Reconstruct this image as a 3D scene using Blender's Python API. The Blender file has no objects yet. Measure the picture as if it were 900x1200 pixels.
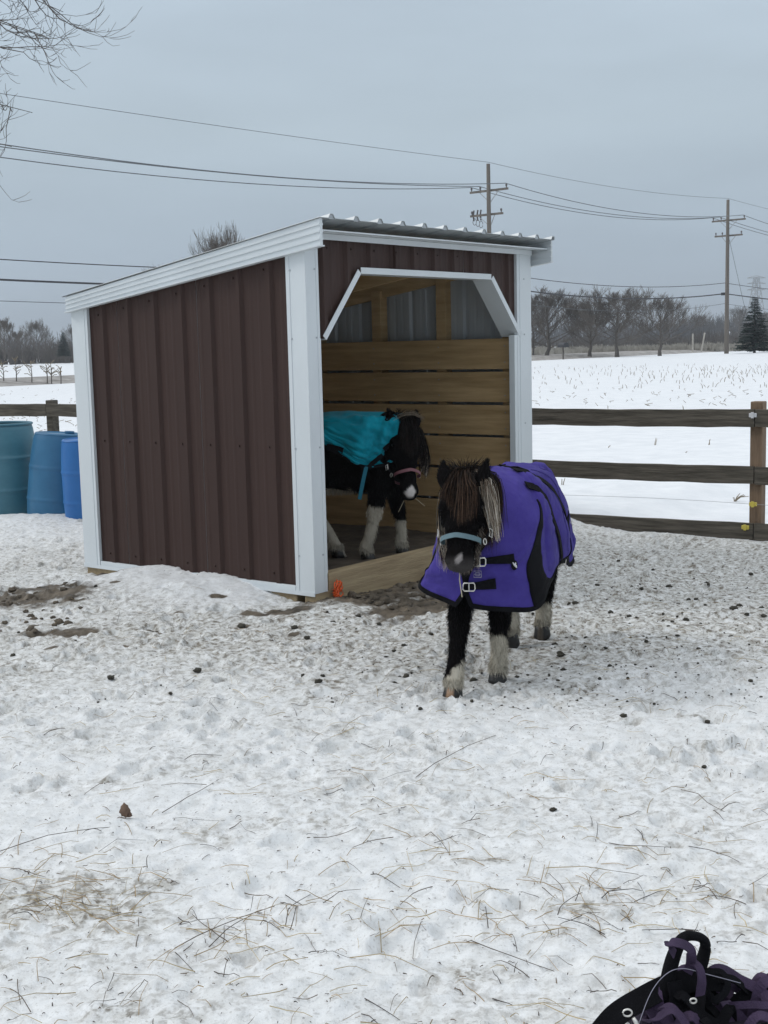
import bpy, math, random
import numpy as np
from mathutils import Matrix, Vector, Euler

# ------------------------------------------------------------------ camera, sky, sun, exposure
SC = bpy.context.scene
COL = SC.collection
R = math.radians
EYE = 1.55
FPX, PITCH, ROLL = 1505.0, 0.129, -0.0245      # focal length in photo pixels (900x1200), tilt, roll
_fw = np.array([0, math.cos(PITCH), -math.sin(PITCH)]); _rt0 = np.array([1., 0, 0]); _up0 = np.cross(_rt0, _fw)
_rt = math.cos(ROLL)*_rt0 + math.sin(ROLL)*_up0; _up = -math.sin(ROLL)*_rt0 + math.cos(ROLL)*_up0
cd = bpy.data.cameras.new('camera'); cam = bpy.data.objects.new('camera', cd); COL.objects.link(cam)
cd.sensor_fit = 'VERTICAL'; cd.sensor_height = 24; cd.lens = FPX/1200*24; cd.clip_end = 5000; cd.clip_start = .05
cam.matrix_world = Matrix(((_rt[0], _up[0], -_fw[0], 0), (_rt[1], _up[1], -_fw[1], 0), (_rt[2], _up[2], -_fw[2], EYE), (0, 0, 0, 1)))
SC.camera = cam

SUN_DIR = Vector((-.9, .1, .80)).normalized()          # towards the sun, high behind cloud on the left
world = bpy.data.worlds.new("World"); SC.world = world; world.use_nodes = True
wt = world.node_tree; wt.nodes.clear()
def wn(t, **k):
    n = wt.nodes.new(t)
    for a, b in k.items(): setattr(n, a, b)
    return n
sky = wn('ShaderNodeTexSky', sky_type='NISHITA', sun_disc=False)
sky.sun_elevation = math.asin(SUN_DIR.z); sky.sun_rotation = math.atan2(SUN_DIR.x, SUN_DIR.y)
tc = wn('ShaderNodeTexCoord'); sp = wn('ShaderNodeSeparateXYZ'); wt.links.new(tc.outputs['Generated'], sp.inputs[0])
cr = wn('ShaderNodeValToRGB'); wt.links.new(sp.outputs['Z'], cr.inputs[0])
# overcast sky: about three times brighter overhead than at the horizon
el = cr.color_ramp.elements
el[0].position = 0.0; el[0].color = (.33, .395, .47, 1)
el[1].position = 1.0; el[1].color = (1.0, 1.03, 1.06, 1)
for p_, c_ in ((.07, (.365, .44, .52)), (.16, (.42, .50, .565)), (.27, (.47, .56, .645)), (.55, (.74, .80, .87))):
    e = el.new(p_); e.color = (*c_, 1)
mp = wn('ShaderNodeMapping'); mp.inputs['Scale'].default_value = (1.6, 1.6, 7)
wt.links.new(tc.outputs['Generated'], mp.inputs[0])
nz = wn('ShaderNodeTexNoise'); nz.inputs['Scale'].default_value = 1.6; nz.inputs['Detail'].default_value = 5; nz.inputs['Roughness'].default_value = .5
wt.links.new(mp.outputs[0], nz.inputs['Vector'])
mr = wn('ShaderNodeMapRange'); mr.inputs[1].default_value = .3; mr.inputs[2].default_value = .7; mr.inputs[3].default_value = 9.6; mr.inputs[4].default_value = 11.4
wt.links.new(nz.outputs[0], mr.inputs[0])
vm = wn('ShaderNodeVectorMath', operation='SCALE'); wt.links.new(cr.outputs[0], vm.inputs[0]); wt.links.new(mr.outputs[0], vm.inputs['Scale'])
mx = wn('ShaderNodeMix', data_type='RGBA'); mx.inputs[0].default_value = .95
wt.links.new(sky.outputs[0], mx.inputs[6]); wt.links.new(vm.outputs[0], mx.inputs[7])
bg = wn('ShaderNodeBackground'); bg.inputs[1].default_value = .1
wt.links.new(mx.outputs[2], bg.inputs[0]); wo = wn('ShaderNodeOutputWorld'); wt.links.new(bg.outputs[0], wo.inputs[0])
sd_ = bpy.data.lights.new('sun', 'SUN'); sun = bpy.data.objects.new('sun', sd_); COL.objects.link(sun)
sd_.energy = .95; sd_.angle = R(16); sd_.color = (1, .97, .93)
sun.rotation_euler = SUN_DIR.to_track_quat('Z', 'Y').to_euler(); sun.location = (0, 0, 30)
SC.view_settings.view_transform = 'Standard'; SC.view_settings.look = 'None'; SC.view_settings.exposure = .13; SC.view_settings.gamma = 1

rng = np.random.default_rng(7); random.seed(7)

# ------------------------------------------------------------------ helpers
def ray(x, y): return _fw + _rt*(x-450)/FPX - _up*(y-600)/FPX
def G(x, y, z=0.):                     # photo pixel -> world point at height z
    d = ray(x, y); return np.array([0, 0, EYE]) + d*((z-EYE)/d[2])
def DP(x, y, Y):                       # photo pixel -> world point at depth Y
    d = ray(x, y); return np.array([0, 0, EYE]) + d*(Y/d[1])

def props(o, label=None, cat=None, group=None, kind=None):
    if label: o['label'] = label
    if cat: o['category'] = cat
    if group: o['group'] = group
    if kind: o['kind'] = kind
    return o
def empty(name, loc=(0, 0, 0), rz=0., **k):
    o = bpy.data.objects.new(name, None); COL.objects.link(o); o.location = loc; o.rotation_euler = (0, 0, rz); o.empty_display_size = .1
    return props(o, **k)
def link(name, me, parent=None, **k):
    o = bpy.data.objects.new(name, me); COL.objects.link(o)
    if parent is not None: o.parent = parent
    return props(o, **k)
def copy_tree(o, parent=None, label=None):
    c = o.copy(); COL.objects.link(c)
    if parent is not None: c.parent = parent
    if label: c['label'] = label
    for ch in list(o.children): copy_tree(ch, c)
    return c

class MB:
    """collects vertices and faces"""
    def __init__(s): s.v = []; s.f = []; s.n = 0; s.c = []; s.m = []; s.hascol = False
    def add(s, v, f, col=None, mi=0):
        v = np.asarray(v, float).reshape(-1, 3); k = s.n
        s.v.append(v); s.n += len(v)
        for q in f: s.f.append(tuple(int(i)+k for i in q)); s.m.append(mi)
        if col is not None:
            s.hascol = True; col = np.asarray(col, float)
            if col.ndim == 1: col = np.tile(col, (len(v), 1))
            s.c.append(col[:, :3])
        else: s.c.append(np.ones((len(v), 3)))
        return s
    def box(s, a, b, mi=0, M=None, col=None):
        x0, y0, z0 = a; x1, y1, z1 = b
        v = np.array([(x0, y0, z0), (x1, y0, z0), (x1, y1, z0), (x0, y1, z0), (x0, y0, z1), (x1, y0, z1), (x1, y1, z1), (x0, y1, z1)], float)
        if M is not None: v = v@M[0].T + M[1]
        return s.add(v, [(0, 3, 2, 1), (4, 5, 6, 7), (0, 1, 5, 4), (1, 2, 6, 5), (2, 3, 7, 6), (3, 0, 4, 7)], mi=mi, col=col)
    def bar(s, p, q, w, h, up=(0, 0, 1), mi=0):         # rectangular bar from p to q
        p = np.asarray(p, float); q = np.asarray(q, float); d = q-p; L = np.linalg.norm(d); d /= L
        up = np.asarray(up, float); r = np.cross(d, up); r /= np.linalg.norm(r); u = np.cross(r, d)
        v = [p+sx*r*w/2+sz*u*h/2 for sx, sz in ((-1, -1), (1, -1), (1, 1), (-1, 1))]+[q+sx*r*w/2+sz*u*h/2 for sx, sz in ((-1, -1), (1, -1), (1, 1), (-1, 1))]
        return s.add(v, [(0, 1, 2, 3), (7, 6, 5, 4), (0, 4, 5, 1), (1, 5, 6, 2), (2, 6, 7, 3), (3, 7, 4, 0)], mi=mi)
    def tube(s, pts, rad, n=6, caps=True, col=None):
        P = np.asarray(pts, float); k = len(P); rad = np.broadcast_to(np.asarray(rad, float), (k,))
        T = np.gradient(P, axis=0); T /= np.linalg.norm(T, axis=1)[:, None]+1e-12
        ref = np.array([0, 0, 1.]) if abs(T[:, 2]).mean() < .8 else np.array([1., 0, 0])
        A = np.cross(T, ref); A /= np.linalg.norm(A, axis=1)[:, None]+1e-12; B = np.cross(T, A)
        an = np.arange(n)*2*math.pi/n
        V = P[:, None]+rad[:, None, None]*(A[:, None]*np.cos(an)[None, :, None]+B[:, None]*np.sin(an)[None, :, None])
        f = [(i*n+j, i*n+(j+1) % n, (i+1)*n+(j+1) % n, (i+1)*n+j) for i in range(k-1) for j in range(n)]
        if caps: f += [tuple(range(n))[::-1], tuple((k-1)*n+j for j in range(n))]
        c = None
        if col is not None:
            c = np.asarray(col, float)
            c = np.tile(c, (k*n, 1)) if c.ndim == 1 else np.repeat(c, n, axis=0)
        return s.add(V.reshape(-1, 3), f, col=c)
    def grid(s, V, closed_u=False, col=None, mi=0):
        a, b = V.shape[:2]
        f = [(i*b+j, i*b+j+1, ((i+1) % a)*b+j+1, ((i+1) % a)*b+j) for i in range(a if closed_u else a-1) for j in range(b-1)]
        return s.add(V.reshape(-1, 3), f, col=col, mi=mi)
    def lathe(s, prof, n=32, M=None):
        prof = np.asarray(prof, float); an = np.arange(n)*2*math.pi/n
        V = np.stack([np.outer(np.cos(an), prof[:, 0]), np.outer(np.sin(an), prof[:, 0]), np.tile(prof[:, 1], (n, 1))], -1)
        if M is not None: V = V@M[0].T+M[1]
        return s.grid(V, closed_u=True)
    def mesh(s, name, mats, smooth=False):
        me = bpy.data.meshes.new(name); V = np.concatenate(s.v)
        me.vertices.add(len(V)); me.vertices.foreach_set('co', V.astype(np.float32).ravel())
        cnt = np.array([len(q) for q in s.f]); lv = np.concatenate([np.array(q) for q in s.f]) if len(s.f) < 200 else np.fromiter((i for q in s.f for i in q), int)
        me.loops.add(int(cnt.sum())); me.loops.foreach_set('vertex_index', lv.astype(np.int32))
        me.polygons.add(len(cnt)); me.polygons.foreach_set('loop_start', np.concatenate([[0], np.cumsum(cnt)[:-1]]).astype(np.int32))
        me.polygons.foreach_set('material_index', np.array(s.m, np.int32))
        me.update(calc_edges=True)
        if s.hascol:
            C = np.concatenate(s.c); at = me.color_attributes.new('Col', 'FLOAT_COLOR', 'POINT')
            at.data.foreach_set('color', np.concatenate([C, np.ones((len(C), 1))], 1).astype(np.float32).ravel())
        for m in (mats if isinstance(mats, (list, tuple)) else [mats]): me.materials.append(m)
        me.validate()
        if smooth: me.shade_smooth()
        else: me.shade_flat()
        return me
    def obj(s, name, mats, parent=None, smooth=False, bevel=0., **k):
        o = link(name, s.mesh(name, mats, smooth), parent, **k)
        if bevel:
            b = o.modifiers.new('bevel', 'BEVEL'); b.width = bevel; b.segments = 2; b.limit_method = 'ANGLE'; b.angle_limit = R(40)
        return o

def tri_mesh(name, V, F, mat, col=None, smooth=False):     # fast path, all triangles or all quads
    me = bpy.data.meshes.new(name); V = np.asarray(V, np.float32); F = np.asarray(F, np.int32); n = F.shape[1]
    me.vertices.add(len(V)); me.vertices.foreach_set('co', V.ravel())
    me.loops.add(F.size); me.loops.foreach_set('vertex_index', F.ravel())
    me.polygons.add(len(F)); me.polygons.foreach_set('loop_start', np.arange(0, F.size, n, dtype=np.int32))
    me.update(calc_edges=True)
    if col is not None:
        at = me.color_attributes.new('Col', 'FLOAT_COLOR', 'POINT')
        at.data.foreach_set('color', np.concatenate([col, np.ones((len(col), 1))], 1).astype(np.float32).ravel())
    me.materials.append(mat)
    if smooth: me.shade_smooth()
    else: me.shade_flat()
    return me

def _hash(ix, iy, seed):
    h = (ix.astype(np.int64)*374761393 + iy.astype(np.int64)*668265263 + seed*1442695041) & 0x7fffffff
    h = ((h ^ (h >> 13))*1274126177) & 0x7fffffff
    return ((h ^ (h >> 16)) & 0xffff)/65535.
def vnoise(x, y, seed=0):
    ix = np.floor(x); iy = np.floor(y); fx = x-ix; fy = y-iy; fx = fx*fx*fx*(fx*(fx*6-15)+10); fy = fy*fy*fy*(fy*(fy*6-15)+10)
    a = _hash(ix, iy, seed); b = _hash(ix+1, iy, seed); c = _hash(ix, iy+1, seed); d = _hash(ix+1, iy+1, seed)
    return (a*(1-fx)+b*fx)*(1-fy)+(c*(1-fx)+d*fx)*fy
def fbm(x, y, s, oct=4, seed=0, g=.5):
    t = 0; a = 1; n = 0
    for k in range(oct):
        ca, sa = math.cos(k*1.1+.4), math.sin(k*1.1+.4)
        t = t+a*vnoise((x*ca-y*sa)/s+k*17.3, (x*sa+y*ca)/s-k*9.1, seed+k); n += a; a *= g; s /= 2.03
    return t/n
def sstep(a, b, x):
    t = np.clip((x-a)/(b-a), 0, 1); return t*t*(3-2*t)

# ------------------------------------------------------------------ materials
def newmat(name):
    m = bpy.data.materials.new(name); m.use_nodes = True; nt = m.node_tree
    b = nt.nodes['Principled BSDF']; return m, nt, b
def mat(name, c, rough=.7, metal=0., var=.12, scale=6., stretch=(1, 1, 1), bump=0., bscale=40., c2=None, attr=False, spec=.5, det=5, coat=0., sheen=0., contrast=(.3, .7)):
    m, nt, b = newmat(name); L = nt.links.new
    b.inputs['Roughness'].default_value = rough; b.inputs['Metallic'].default_value = metal
    b.inputs['Specular IOR Level'].default_value = spec
    if coat: b.inputs['Coat Weight'].default_value = coat; b.inputs['Coat Roughness'].default_value = .25
    if sheen: b.inputs['Sheen Weight'].default_value = sheen; b.inputs['Sheen Roughness'].default_value = .5
    t = nt.nodes.new('ShaderNodeTexCoord'); mp = nt.nodes.new('ShaderNodeMapping'); mp.inputs['Scale'].default_value = stretch
    L(t.outputs['Object'], mp.inputs[0])
    oi = nt.nodes.new('ShaderNodeObjectInfo'); va = nt.nodes.new('ShaderNodeVectorMath'); va.operation = 'ADD'
    ml = nt.nodes.new('ShaderNodeMath'); ml.operation = 'MULTIPLY'; ml.inputs[1].default_value = 37.; L(oi.outputs['Random'], ml.inputs[0])
    L(mp.outputs[0], va.inputs[0]); L(ml.outputs[0], va.inputs[1])
    n = nt.nodes.new('ShaderNodeTexNoise'); n.inputs['Scale'].default_value = scale; n.inputs['Detail'].default_value = det; n.inputs['Roughness'].default_value = .6
    L(va.outputs[0], n.inputs['Vector'])
    r = nt.nodes.new('ShaderNodeMapRange'); r.inputs[1].default_value = contrast[0]; r.inputs[2].default_value = contrast[1]; L(n.outputs[0], r.inputs[0])
    mxn = nt.nodes.new('ShaderNodeMix'); mxn.data_type = 'RGBA'; L(r.outputs[0], mxn.inputs[0])
    if c2 is None: ca = [x*(1-var) for x in c]; cb = [min(1, x*(1+var)) for x in c]
    else: ca, cb = c, c2
    mxn.inputs[6].default_value = (*ca, 1); mxn.inputs[7].default_value = (*cb, 1)
    out = mxn.outputs[2]
    if attr:
        at = nt.nodes.new('ShaderNodeAttribute'); at.attribute_name = 'Col'
        mm = nt.nodes.new('ShaderNodeMix'); mm.data_type = 'RGBA'; mm.blend_type = 'MULTIPLY'; mm.inputs[0].default_value = 1
        L(at.outputs['Color'], mm.inputs[6]); L(out, mm.inputs[7]); out = mm.outputs[2]
    L(out, b.inputs['Base Color'])
    if bump:
        n2 = nt.nodes.new('ShaderNodeTexNoise'); n2.inputs['Scale'].default_value = bscale; n2.inputs['Detail'].default_value = 4; L(va.outputs[0], n2.inputs['Vector'])
        bp = nt.nodes.new('ShaderNodeBump'); bp.inputs['Strength'].default_value = min(1, bump); bp.inputs['Distance'].default_value = .01
        L(n2.outputs[0], bp.inputs['Height']); L(bp.outputs[0], b.inputs['Normal'])
    return m
M = {}
M['brown_metal'] = mat('brown_metal', (.049, .027, .022), .55, var=.07, scale=2.2, stretch=(2, 2, .35), bump=.04, bscale=14, spec=.25)
M['white_metal'] = mat('white_metal', (.65, .69, .71), .38, var=.05, scale=1.6, stretch=(1.5, 1.5, .5), bump=.05, bscale=9)
M['grey_metal'] = mat('grey_metal', (.42, .45, .47), .45, var=.12, scale=3, stretch=(1, 1, .4), bump=.05, bscale=12)
M['roof_metal'] = mat('roof_metal', (.50, .53, .54), .42, metal=.25, var=.1, scale=3, bump=.05)
M['pine'] = mat('pine', (.40, .27, .13), .75, scale=3.2, stretch=(1, 1, 9), c2=(.56, .40, .22), bump=.25, bscale=20)
M['pine_board'] = mat('pine_board', (.33, .215, .095), .75, scale=2.4, stretch=(9, .8, 10), c2=(.54, .37, .19), bump=.25, bscale=16)
M['treated'] = mat('treated', (.24, .175, .10), .85, scale=3.0, stretch=(.8, 6, 9), c2=(.42, .33, .20), bump=.4, bscale=18)
M['weathered'] = mat('weathered', (.045, .040, .032), .9, scale=3.0, stretch=(1.0, 8, 14), c2=(.15, .132, .108), spec=.2, bump=.6, bscale=14, det=7)
M['post_wood'] = mat('post_wood', (.12, .080, .052), .9, scale=3.0, stretch=(10, 10, .9), c2=(.27, .185, .12), bump=.5, bscale=14, det=7)
M['pole_wood'] = mat('pole_wood', (.10, .088, .075), .9, scale=1., stretch=(4, 4, .3), c2=(.19, .165, .14))
M['wire'] = mat('wire', (.10, .11, .12), .6)
M['cable'] = mat('cable', (.03, .03, .035), .6)
M['insul'] = mat('insul', (.09, .08, .08), .3)
M['bark'] = mat('bark', (.075, .066, .058), .95, scale=3, stretch=(5, 5, 1), c2=(.15, .135, .12))
M['twig'] = mat('twig', (.095, .082, .072), .95, scale=.8, c2=(.17, .15, .13))
M['near_twig'] = mat('near_twig', (.10, .09, .085), .95, scale=3, c2=(.17, .155, .145))
M['brush'] = mat('brush', (.085, .075, .068), .95, scale=.3, c2=(.14, .12, .105))
M['far_brush'] = mat('far_brush', (.08, .078, .08), .95, scale=.1, c2=(.12, .115, .115))
M['spruce'] = mat('spruce', (.012, .028, .022), .85, scale=4, c2=(.03, .055, .042))
M['dry_grass'] = mat('dry_grass', (.30, .28, .24), .95, scale=2, c2=(.48, .45, .40))
M['steel'] = mat('steel', (.35, .36, .37), .5, metal=.6)
M['ring'] = mat('ring', (.72, .70, .66), .3, metal=.9)
M['barrel_teal'] = mat('barrel_teal', (.05, .16, .215), .42, scale=4, stretch=(1, 1, 2), c2=(.07, .20, .26), bump=.08, bscale=12)
M['barrel_navy'] = mat('barrel_navy', (.022, .12, .235), .42, scale=4, c2=(.034, .16, .30), bump=.08, bscale=12)
M['barrel_blue'] = mat('barrel_blue', (.014, .12, .36), .42, scale=4, c2=(.020, .15, .43), bump=.06, bscale=12)
M['purple'] = mat('purple_rug', (.038, .027, .175), .85, scale=5, c2=(.062, .046, .255), bump=.9, bscale=16, sheen=.03, spec=.12)
M['turq'] = mat('turquoise_rug', (.0, .21, .29), .8, scale=6, c2=(.0, .30, .40), bump=.3, bscale=240, sheen=.1, spec=.2)
M['black_web'] = mat('black_webbing', (.0035, .0035, .005), .9, var=.3, scale=20, bump=.4, bscale=300, spec=.15)
M['purple_web'] = mat('purple_webbing', (.028, .015, .042), .85, scale=14, c2=(.052, .030, .074), bump=.4, bscale=300)
M['lilac_web'] = mat('lilac_webbing', (.045, .028, .062), .85, scale=14, c2=(.075, .048, .10), bump=.4, bscale=300)
M['dark_purple'] = mat('dark_purple_fleece', (.012, .008, .02), .9, scale=20, bump=.5, bscale=120)
M['halter_teal'] = mat('halter_teal', (.10, .165, .19), .7, scale=30, var=.15)
M['halter_pink'] = mat('halter_pink', (.16, .062, .075), .7, scale=30, var=.15)
M['turq_strap'] = mat('turq_strap', (.01, .16, .24), .7, scale=30)
M['orange'] = mat('orange_twine', (.75, .11, .02), .6, scale=40, var=.2)
M['patch_white'] = mat('patch_white', (.6, .6, .62), .7)
M['patch_grey'] = mat('patch_grey', (.30, .29, .36), .7)
M['coat'] = mat('coat', (.88, .88, .88), .95, scale=30, c2=(1, 1, 1), attr=True, sheen=.0, spec=.05)
M['hair'] = mat('hair', (.85, .85, .85), .55, scale=9, c2=(1, 1, 1), attr=True, spec=.1)
M['hoof'] = mat('hoof', (.75, .75, .75), .5, scale=30, stretch=(1, 1, 3), c2=(1, 1, 1), attr=True)
M['eye'] = mat('eye', (.006, .005, .005), .35, var=.05)
M['straw'] = mat('straw', (.85, .85, .85), .8, scale=20, c2=(1, 1, 1), attr=True)
M['clod'] = mat('clod', (.022, .020, .014), .9, scale=30, c2=(.065, .058, .042), bump=.8, bscale=60)
M['leaf'] = mat('dry_leaf', (.10, .06, .04), .8, scale=40, c2=(.2, .13, .09))
M['floor'] = mat('dirt_floor', (.045, .036, .028), .95, scale=7, c2=(.12, .095, .07), bump=.6, bscale=30)
M['mudlump'] = mat('mud_lump', (.055, .044, .032), .95, scale=25, c2=(.15, .122, .09), bump=.8, bscale=60)
M['yellow'] = mat('yellow_insulator', (.55, .45, .08), .5)
M['stalk'] = mat('stalk', (.17, .14, .10), .9, scale=8, c2=(.34, .28, .20))
M['shingle'] = mat('white_roof', (.7, .72, .75), .7)
M['barn_wall'] = mat('barn_wall', (.25, .27, .3), .7)

# snow with trampled dirt
def snow_material():
    m, nt, b = newmat('snow_ground'); L = nt.links.new; N = nt.nodes.new
    geo = N('ShaderNodeTexCoord'); at = N('ShaderNodeAttribute'); at.attribute_name = 'Col'
    sep = N('ShaderNodeSeparateColor'); L(at.outputs['Color'], sep.inputs[0])    # R dirt, G mud, B trampled
    def noise(sc, det=5, rough=.6, out=0):
        n = N('ShaderNodeTexNoise'); n.inputs['Scale'].default_value = sc; n.inputs['Detail'].default_value = det; n.inputs['Roughness'].default_value = rough
        L(geo.outputs['Object'], n.inputs['Vector']); return n.outputs[out]
    def rng_(src, a, b_, c=0., d=1.):
        r = N('ShaderNodeMapRange'); r.inputs[1].default_value = a; r.inputs[2].default_value = b_; r.inputs[3].default_value = c; r.inputs[4].default_value = d; L(src, r.inputs[0]); return r.outputs[0]
    def math_(op, a, b_):
        r = N('ShaderNodeMath'); r.operation = op; r.use_clamp = True
        for i, s in enumerate((a, b_)):
            if isinstance(s, (int, float)): r.inputs[i].default_value = s
            else: L(s, r.inputs[i])
        return r.outputs[0]
    def mix(f, a, b_):
        r = N('ShaderNodeMix'); r.data_type = 'RGBA'
        for i, s in ((0, f), (6, a), (7, b_)):
            if isinstance(s, (int, float)): r.inputs[i].default_value = s
            elif isinstance(s, tuple): r.inputs[i].default_value = (*s, 1)
            else: L(s, r.inputs[i])
        return r.outputs[2]
    clean = mix(rng_(noise(3.0), .35, .65), (.74, .76, .78), (.83, .845, .86))
    clean = mix(sep.outputs[2], clean, mix(rng_(noise(4.0), .35, .65), (.71, .72, .71), (.82, .828, .822)))
    grimy = mix(rng_(noise(14), .35, .65), (.44, .43, .395), (.61, .61, .585))
    dirty = mix(rng_(noise(9), .3, .7), (.10, .082, .06), (.27, .24, .195))
    mud = mix(rng_(noise(12, 6), .35, .65), (.055, .045, .033), (.165, .135, .10))
    # small dark bits
    speck = math_('MULTIPLY', rng_(noise(55, 3, .55), .60, .68), sep.outputs[2])
    fine = math_('MULTIPLY', rng_(noise(130, 2, .5), .62, .70), sep.outputs[2])
    g = math_('MULTIPLY', sep.outputs[0], rng_(noise(22, 5, .65), .36, .58))
    c = mix(math_('MULTIPLY', rng_(noise(11, 6, .65), .48, .70), math_('MULTIPLY', sep.outputs[2], .42)), clean, grimy)
    c = mix(g, c, grimy)
    c = mix(math_('MULTIPLY', g, rng_(noise(34, 4, .62), .47, .57)), c, dirty)
    c = mix(math_('MULTIPLY', speck, .6), c, dirty); c = mix(math_('MULTIPLY', fine, .5), c, dirty)
    mm = rng_(math_('ADD', math_('MULTIPLY', sep.outputs[1], .75), math_('MULTIPLY', noise(10, 6, .65), .6)), .50, .66)
    mm = math_('MULTIPLY', mm, rng_(sep.outputs[1], .02, .2))
    c = mix(mm, c, mud)
    L(c, b.inputs['Base Color'])
    b.inputs['Roughness'].default_value = .62; b.inputs['Specular IOR Level'].default_value = .35
    bp = N('ShaderNodeBump'); bp.inputs['Strength'].default_value = .8; bp.inputs['Distance'].default_value = .011
    h = N('ShaderNodeMath'); h.operation = 'ADD'; L(math_('MULTIPLY', noise(60, 5, .68), .75), h.inputs[0]); L(math_('MULTIPLY', noise(150, 3, .6), .3), h.inputs[1])
    tr = N('ShaderNodeMath'); tr.operation = 'MULTIPLY'; L(h.outputs[0], tr.inputs[0]); L(rng_(sep.outputs[2], 0, 1, .15, 1), tr.inputs[1])
    L(tr.outputs[0], bp.inputs['Height']); L(bp.outputs[0], b.inputs['Normal'])
    return m
M['snow'] = snow_material()

# ------------------------------------------------------------------ layout of the shed and the fence
YAW = .909; SX = np.array([math.cos(YAW), math.sin(YAW)]); SD = np.array([-math.sin(YAW), math.cos(YAW)]); SA = np.array([-.426, 7.602])
SW, SDEP = 2.51, 2.13
F0 = np.array([2.98, 10.22]); F1 = np.array([-3.85, 14.9]); FD = (F1-F0)/np.linalg.norm(F1-F0)
FN = np.array([-FD[1], FD[0]]);  FN = FN if FN[1] > 0 else -FN

# ------------------------------------------------------------------ ground
xs = np.concatenate([-np.geomspace(900, 4.35, 60), np.arange(-4.3, 4.6, .0135), np.geomspace(4.65, 900, 60)])
ys = [-30., -10, -3, 0, 1., 1.6, 2.]; y = 2.2; dy = .0105
while y < 12.2: ys.append(y); y += dy; dy *= 1.0014
while y < 2500: ys.append(y); dy = min(dy*1.09, 80); y += dy
ys = np.array(ys); X, Y = np.meshgrid(xs, ys, indexing='ij')
def ground_base(X, Y):
    """smooth height of the land, also used to stand things on it"""
    fdist = (X-F0[0])*FN[0]+(Y-F0[1])*FN[1]                  # + beyond the fence
    z = -.10*sstep(-4.5, -.2, fdist)*sstep(-1.5, 2., X)
    z = z - .05*sstep(-4.5, -.2, fdist)*(1-sstep(-1.5, 2., X))*0
    inside = sstep(1.2, -.3, fdist)
    z = z + .05*(fbm(X, Y, 2.6, 3, 5)-.5)*inside
    z = z + .10*(fbm(X, Y, 5., 3, 12)-.5)*sstep(1, 6, fdist)*sstep(60, 20, Y)
    # mound of snow along the left wall
    px = (X-SA[0]); py = (Y-SA[1]); s = px*SD[0]+py*SD[1]; t = px*SX[0]+py*SX[1]
    m = np.exp(-((np.clip(-t-.12, 0, None))/.62)**2)*sstep(-.05, .9, s)*(1-sstep(1.45, 2.0, s))*(.075+.10*fbm(X, Y, .5, 3, 31))
    z = z + m*1.0
    # tongue of snow round the front corner
    z = z + .05*np.exp(-(((s+.12)/.18)**2+((t-.03)/.34)**2))
    # bank behind on the left, in front of the barrels
    cx, cy = -3.3, 11.6
    z = z + .10*np.exp(-(((X-cx)/1.2)**2+((Y-cy)/.55)**2))
    # little bank thrown up along the fence
    z = z + (.02+.06*fbm(X, Y, .4, 3, 77))*np.exp(-((fdist+.12)/.16)**2)*sstep(.6, 1.3, X)
    # swell far out in the field on the right
    z = z + .5*np.exp(-(((X-34)/16)**2+((Y-92)/22)**2))
    return z, fdist, s, t
Z, FDI, S_, T_ = ground_base(X, Y)
paddock = sstep(.05, -.25, FDI)
near = ((Y > 2.1) & (Y < 12.3) & (abs(X) < 4.7)).astype(float)
mound = np.clip(np.exp(-((np.clip(-T_-.12, 0, None))/.5)**2)*sstep(-.1, .5, S_)*(1-sstep(1.8, 2.2, S_)), 0, 1)*(T_ < .1)
bankL = np.exp(-(((X+3.2)/1.6)**2+((Y-11.3)/1.1)**2))
smooth_ = np.clip(mound*.9+bankL*.7, 0, 1)
trample = paddock*(1-.75*smooth_)
det = .034*(fbm(X, Y, .34, 4, 21, .55)-.5)*.8+.020*(fbm(X, Y, .11, 4, 41, .68)-.5)
rid = 1-abs(2*fbm(X, Y, .075, 3, 61, .55)-1)
det = det+.016*(rid-.6)
Z = Z+near*det*(.25+.75*trample)*paddock + (1-paddock)*near*.006*(fbm(X, Y, .5, 3, 8)-.5)
# hoof prints and lumps
def stamp(cx, cy, rad, fn):
    i0, i1 = np.searchsorted(xs, (cx-rad, cx+rad)); j0, j1 = np.searchsorted(ys, (cy-rad, cy+rad))
    if i1-i0 < 2 or j1-j0 < 2: return
    dx = X[i0:i1, j0:j1]-cx; dy_ = Y[i0:i1, j0:j1]-cy
    Z[i0:i1, j0:j1] += fn(dx, dy_)*trample[i0:i1, j0:j1]
for _ in range(1500):
    cx = rng.uniform(-4.2, 4.4); cy = 2.3+9.5*rng.random()**.9; a = rng.uniform(0, 6.28); r0 = rng.uniform(.035, .06); dp = rng.uniform(.008, .032)
    def hp(dx, dy_, a=a, r0=r0, dp=dp):
        u = dx*math.cos(a)+dy_*math.sin(a); v = (-dx*math.sin(a)+dy_*math.cos(a))*.85; q = np.sqrt(u*u+v*v)/r0
        return -dp*(1-sstep(.75, 1.1, q)) + dp*.45*np.exp(-((q-1.25)/.22)**2)*(1+.6*np.sin(3*np.arctan2(v, u)+a))
    stamp(cx, cy, r0*1.9, hp)
for _ in range(30000):
    cx = rng.uniform(-4.2, 4.4); cy = 2.3+9.5*rng.random()**1.1; r0 = rng.uniform(.007, .022)*(1 if rng.random() < .93 else 1.6); hgt = r0*rng.uniform(.22, .6)
    if rng.random() < .3: hgt *= -.8
    ex = rng.uniform(.6, 1.5); a = rng.uniform(0, 3.14); ca, sa = math.cos(a), math.sin(a)
    stamp(cx, cy, r0*1.7, lambda dx, dy_: hgt*np.exp(-((((dx*ca+dy_*sa)*ex)**2+((-dx*sa+dy_*ca)/ex)**2)/(r0*r0))**1.5))
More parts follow.
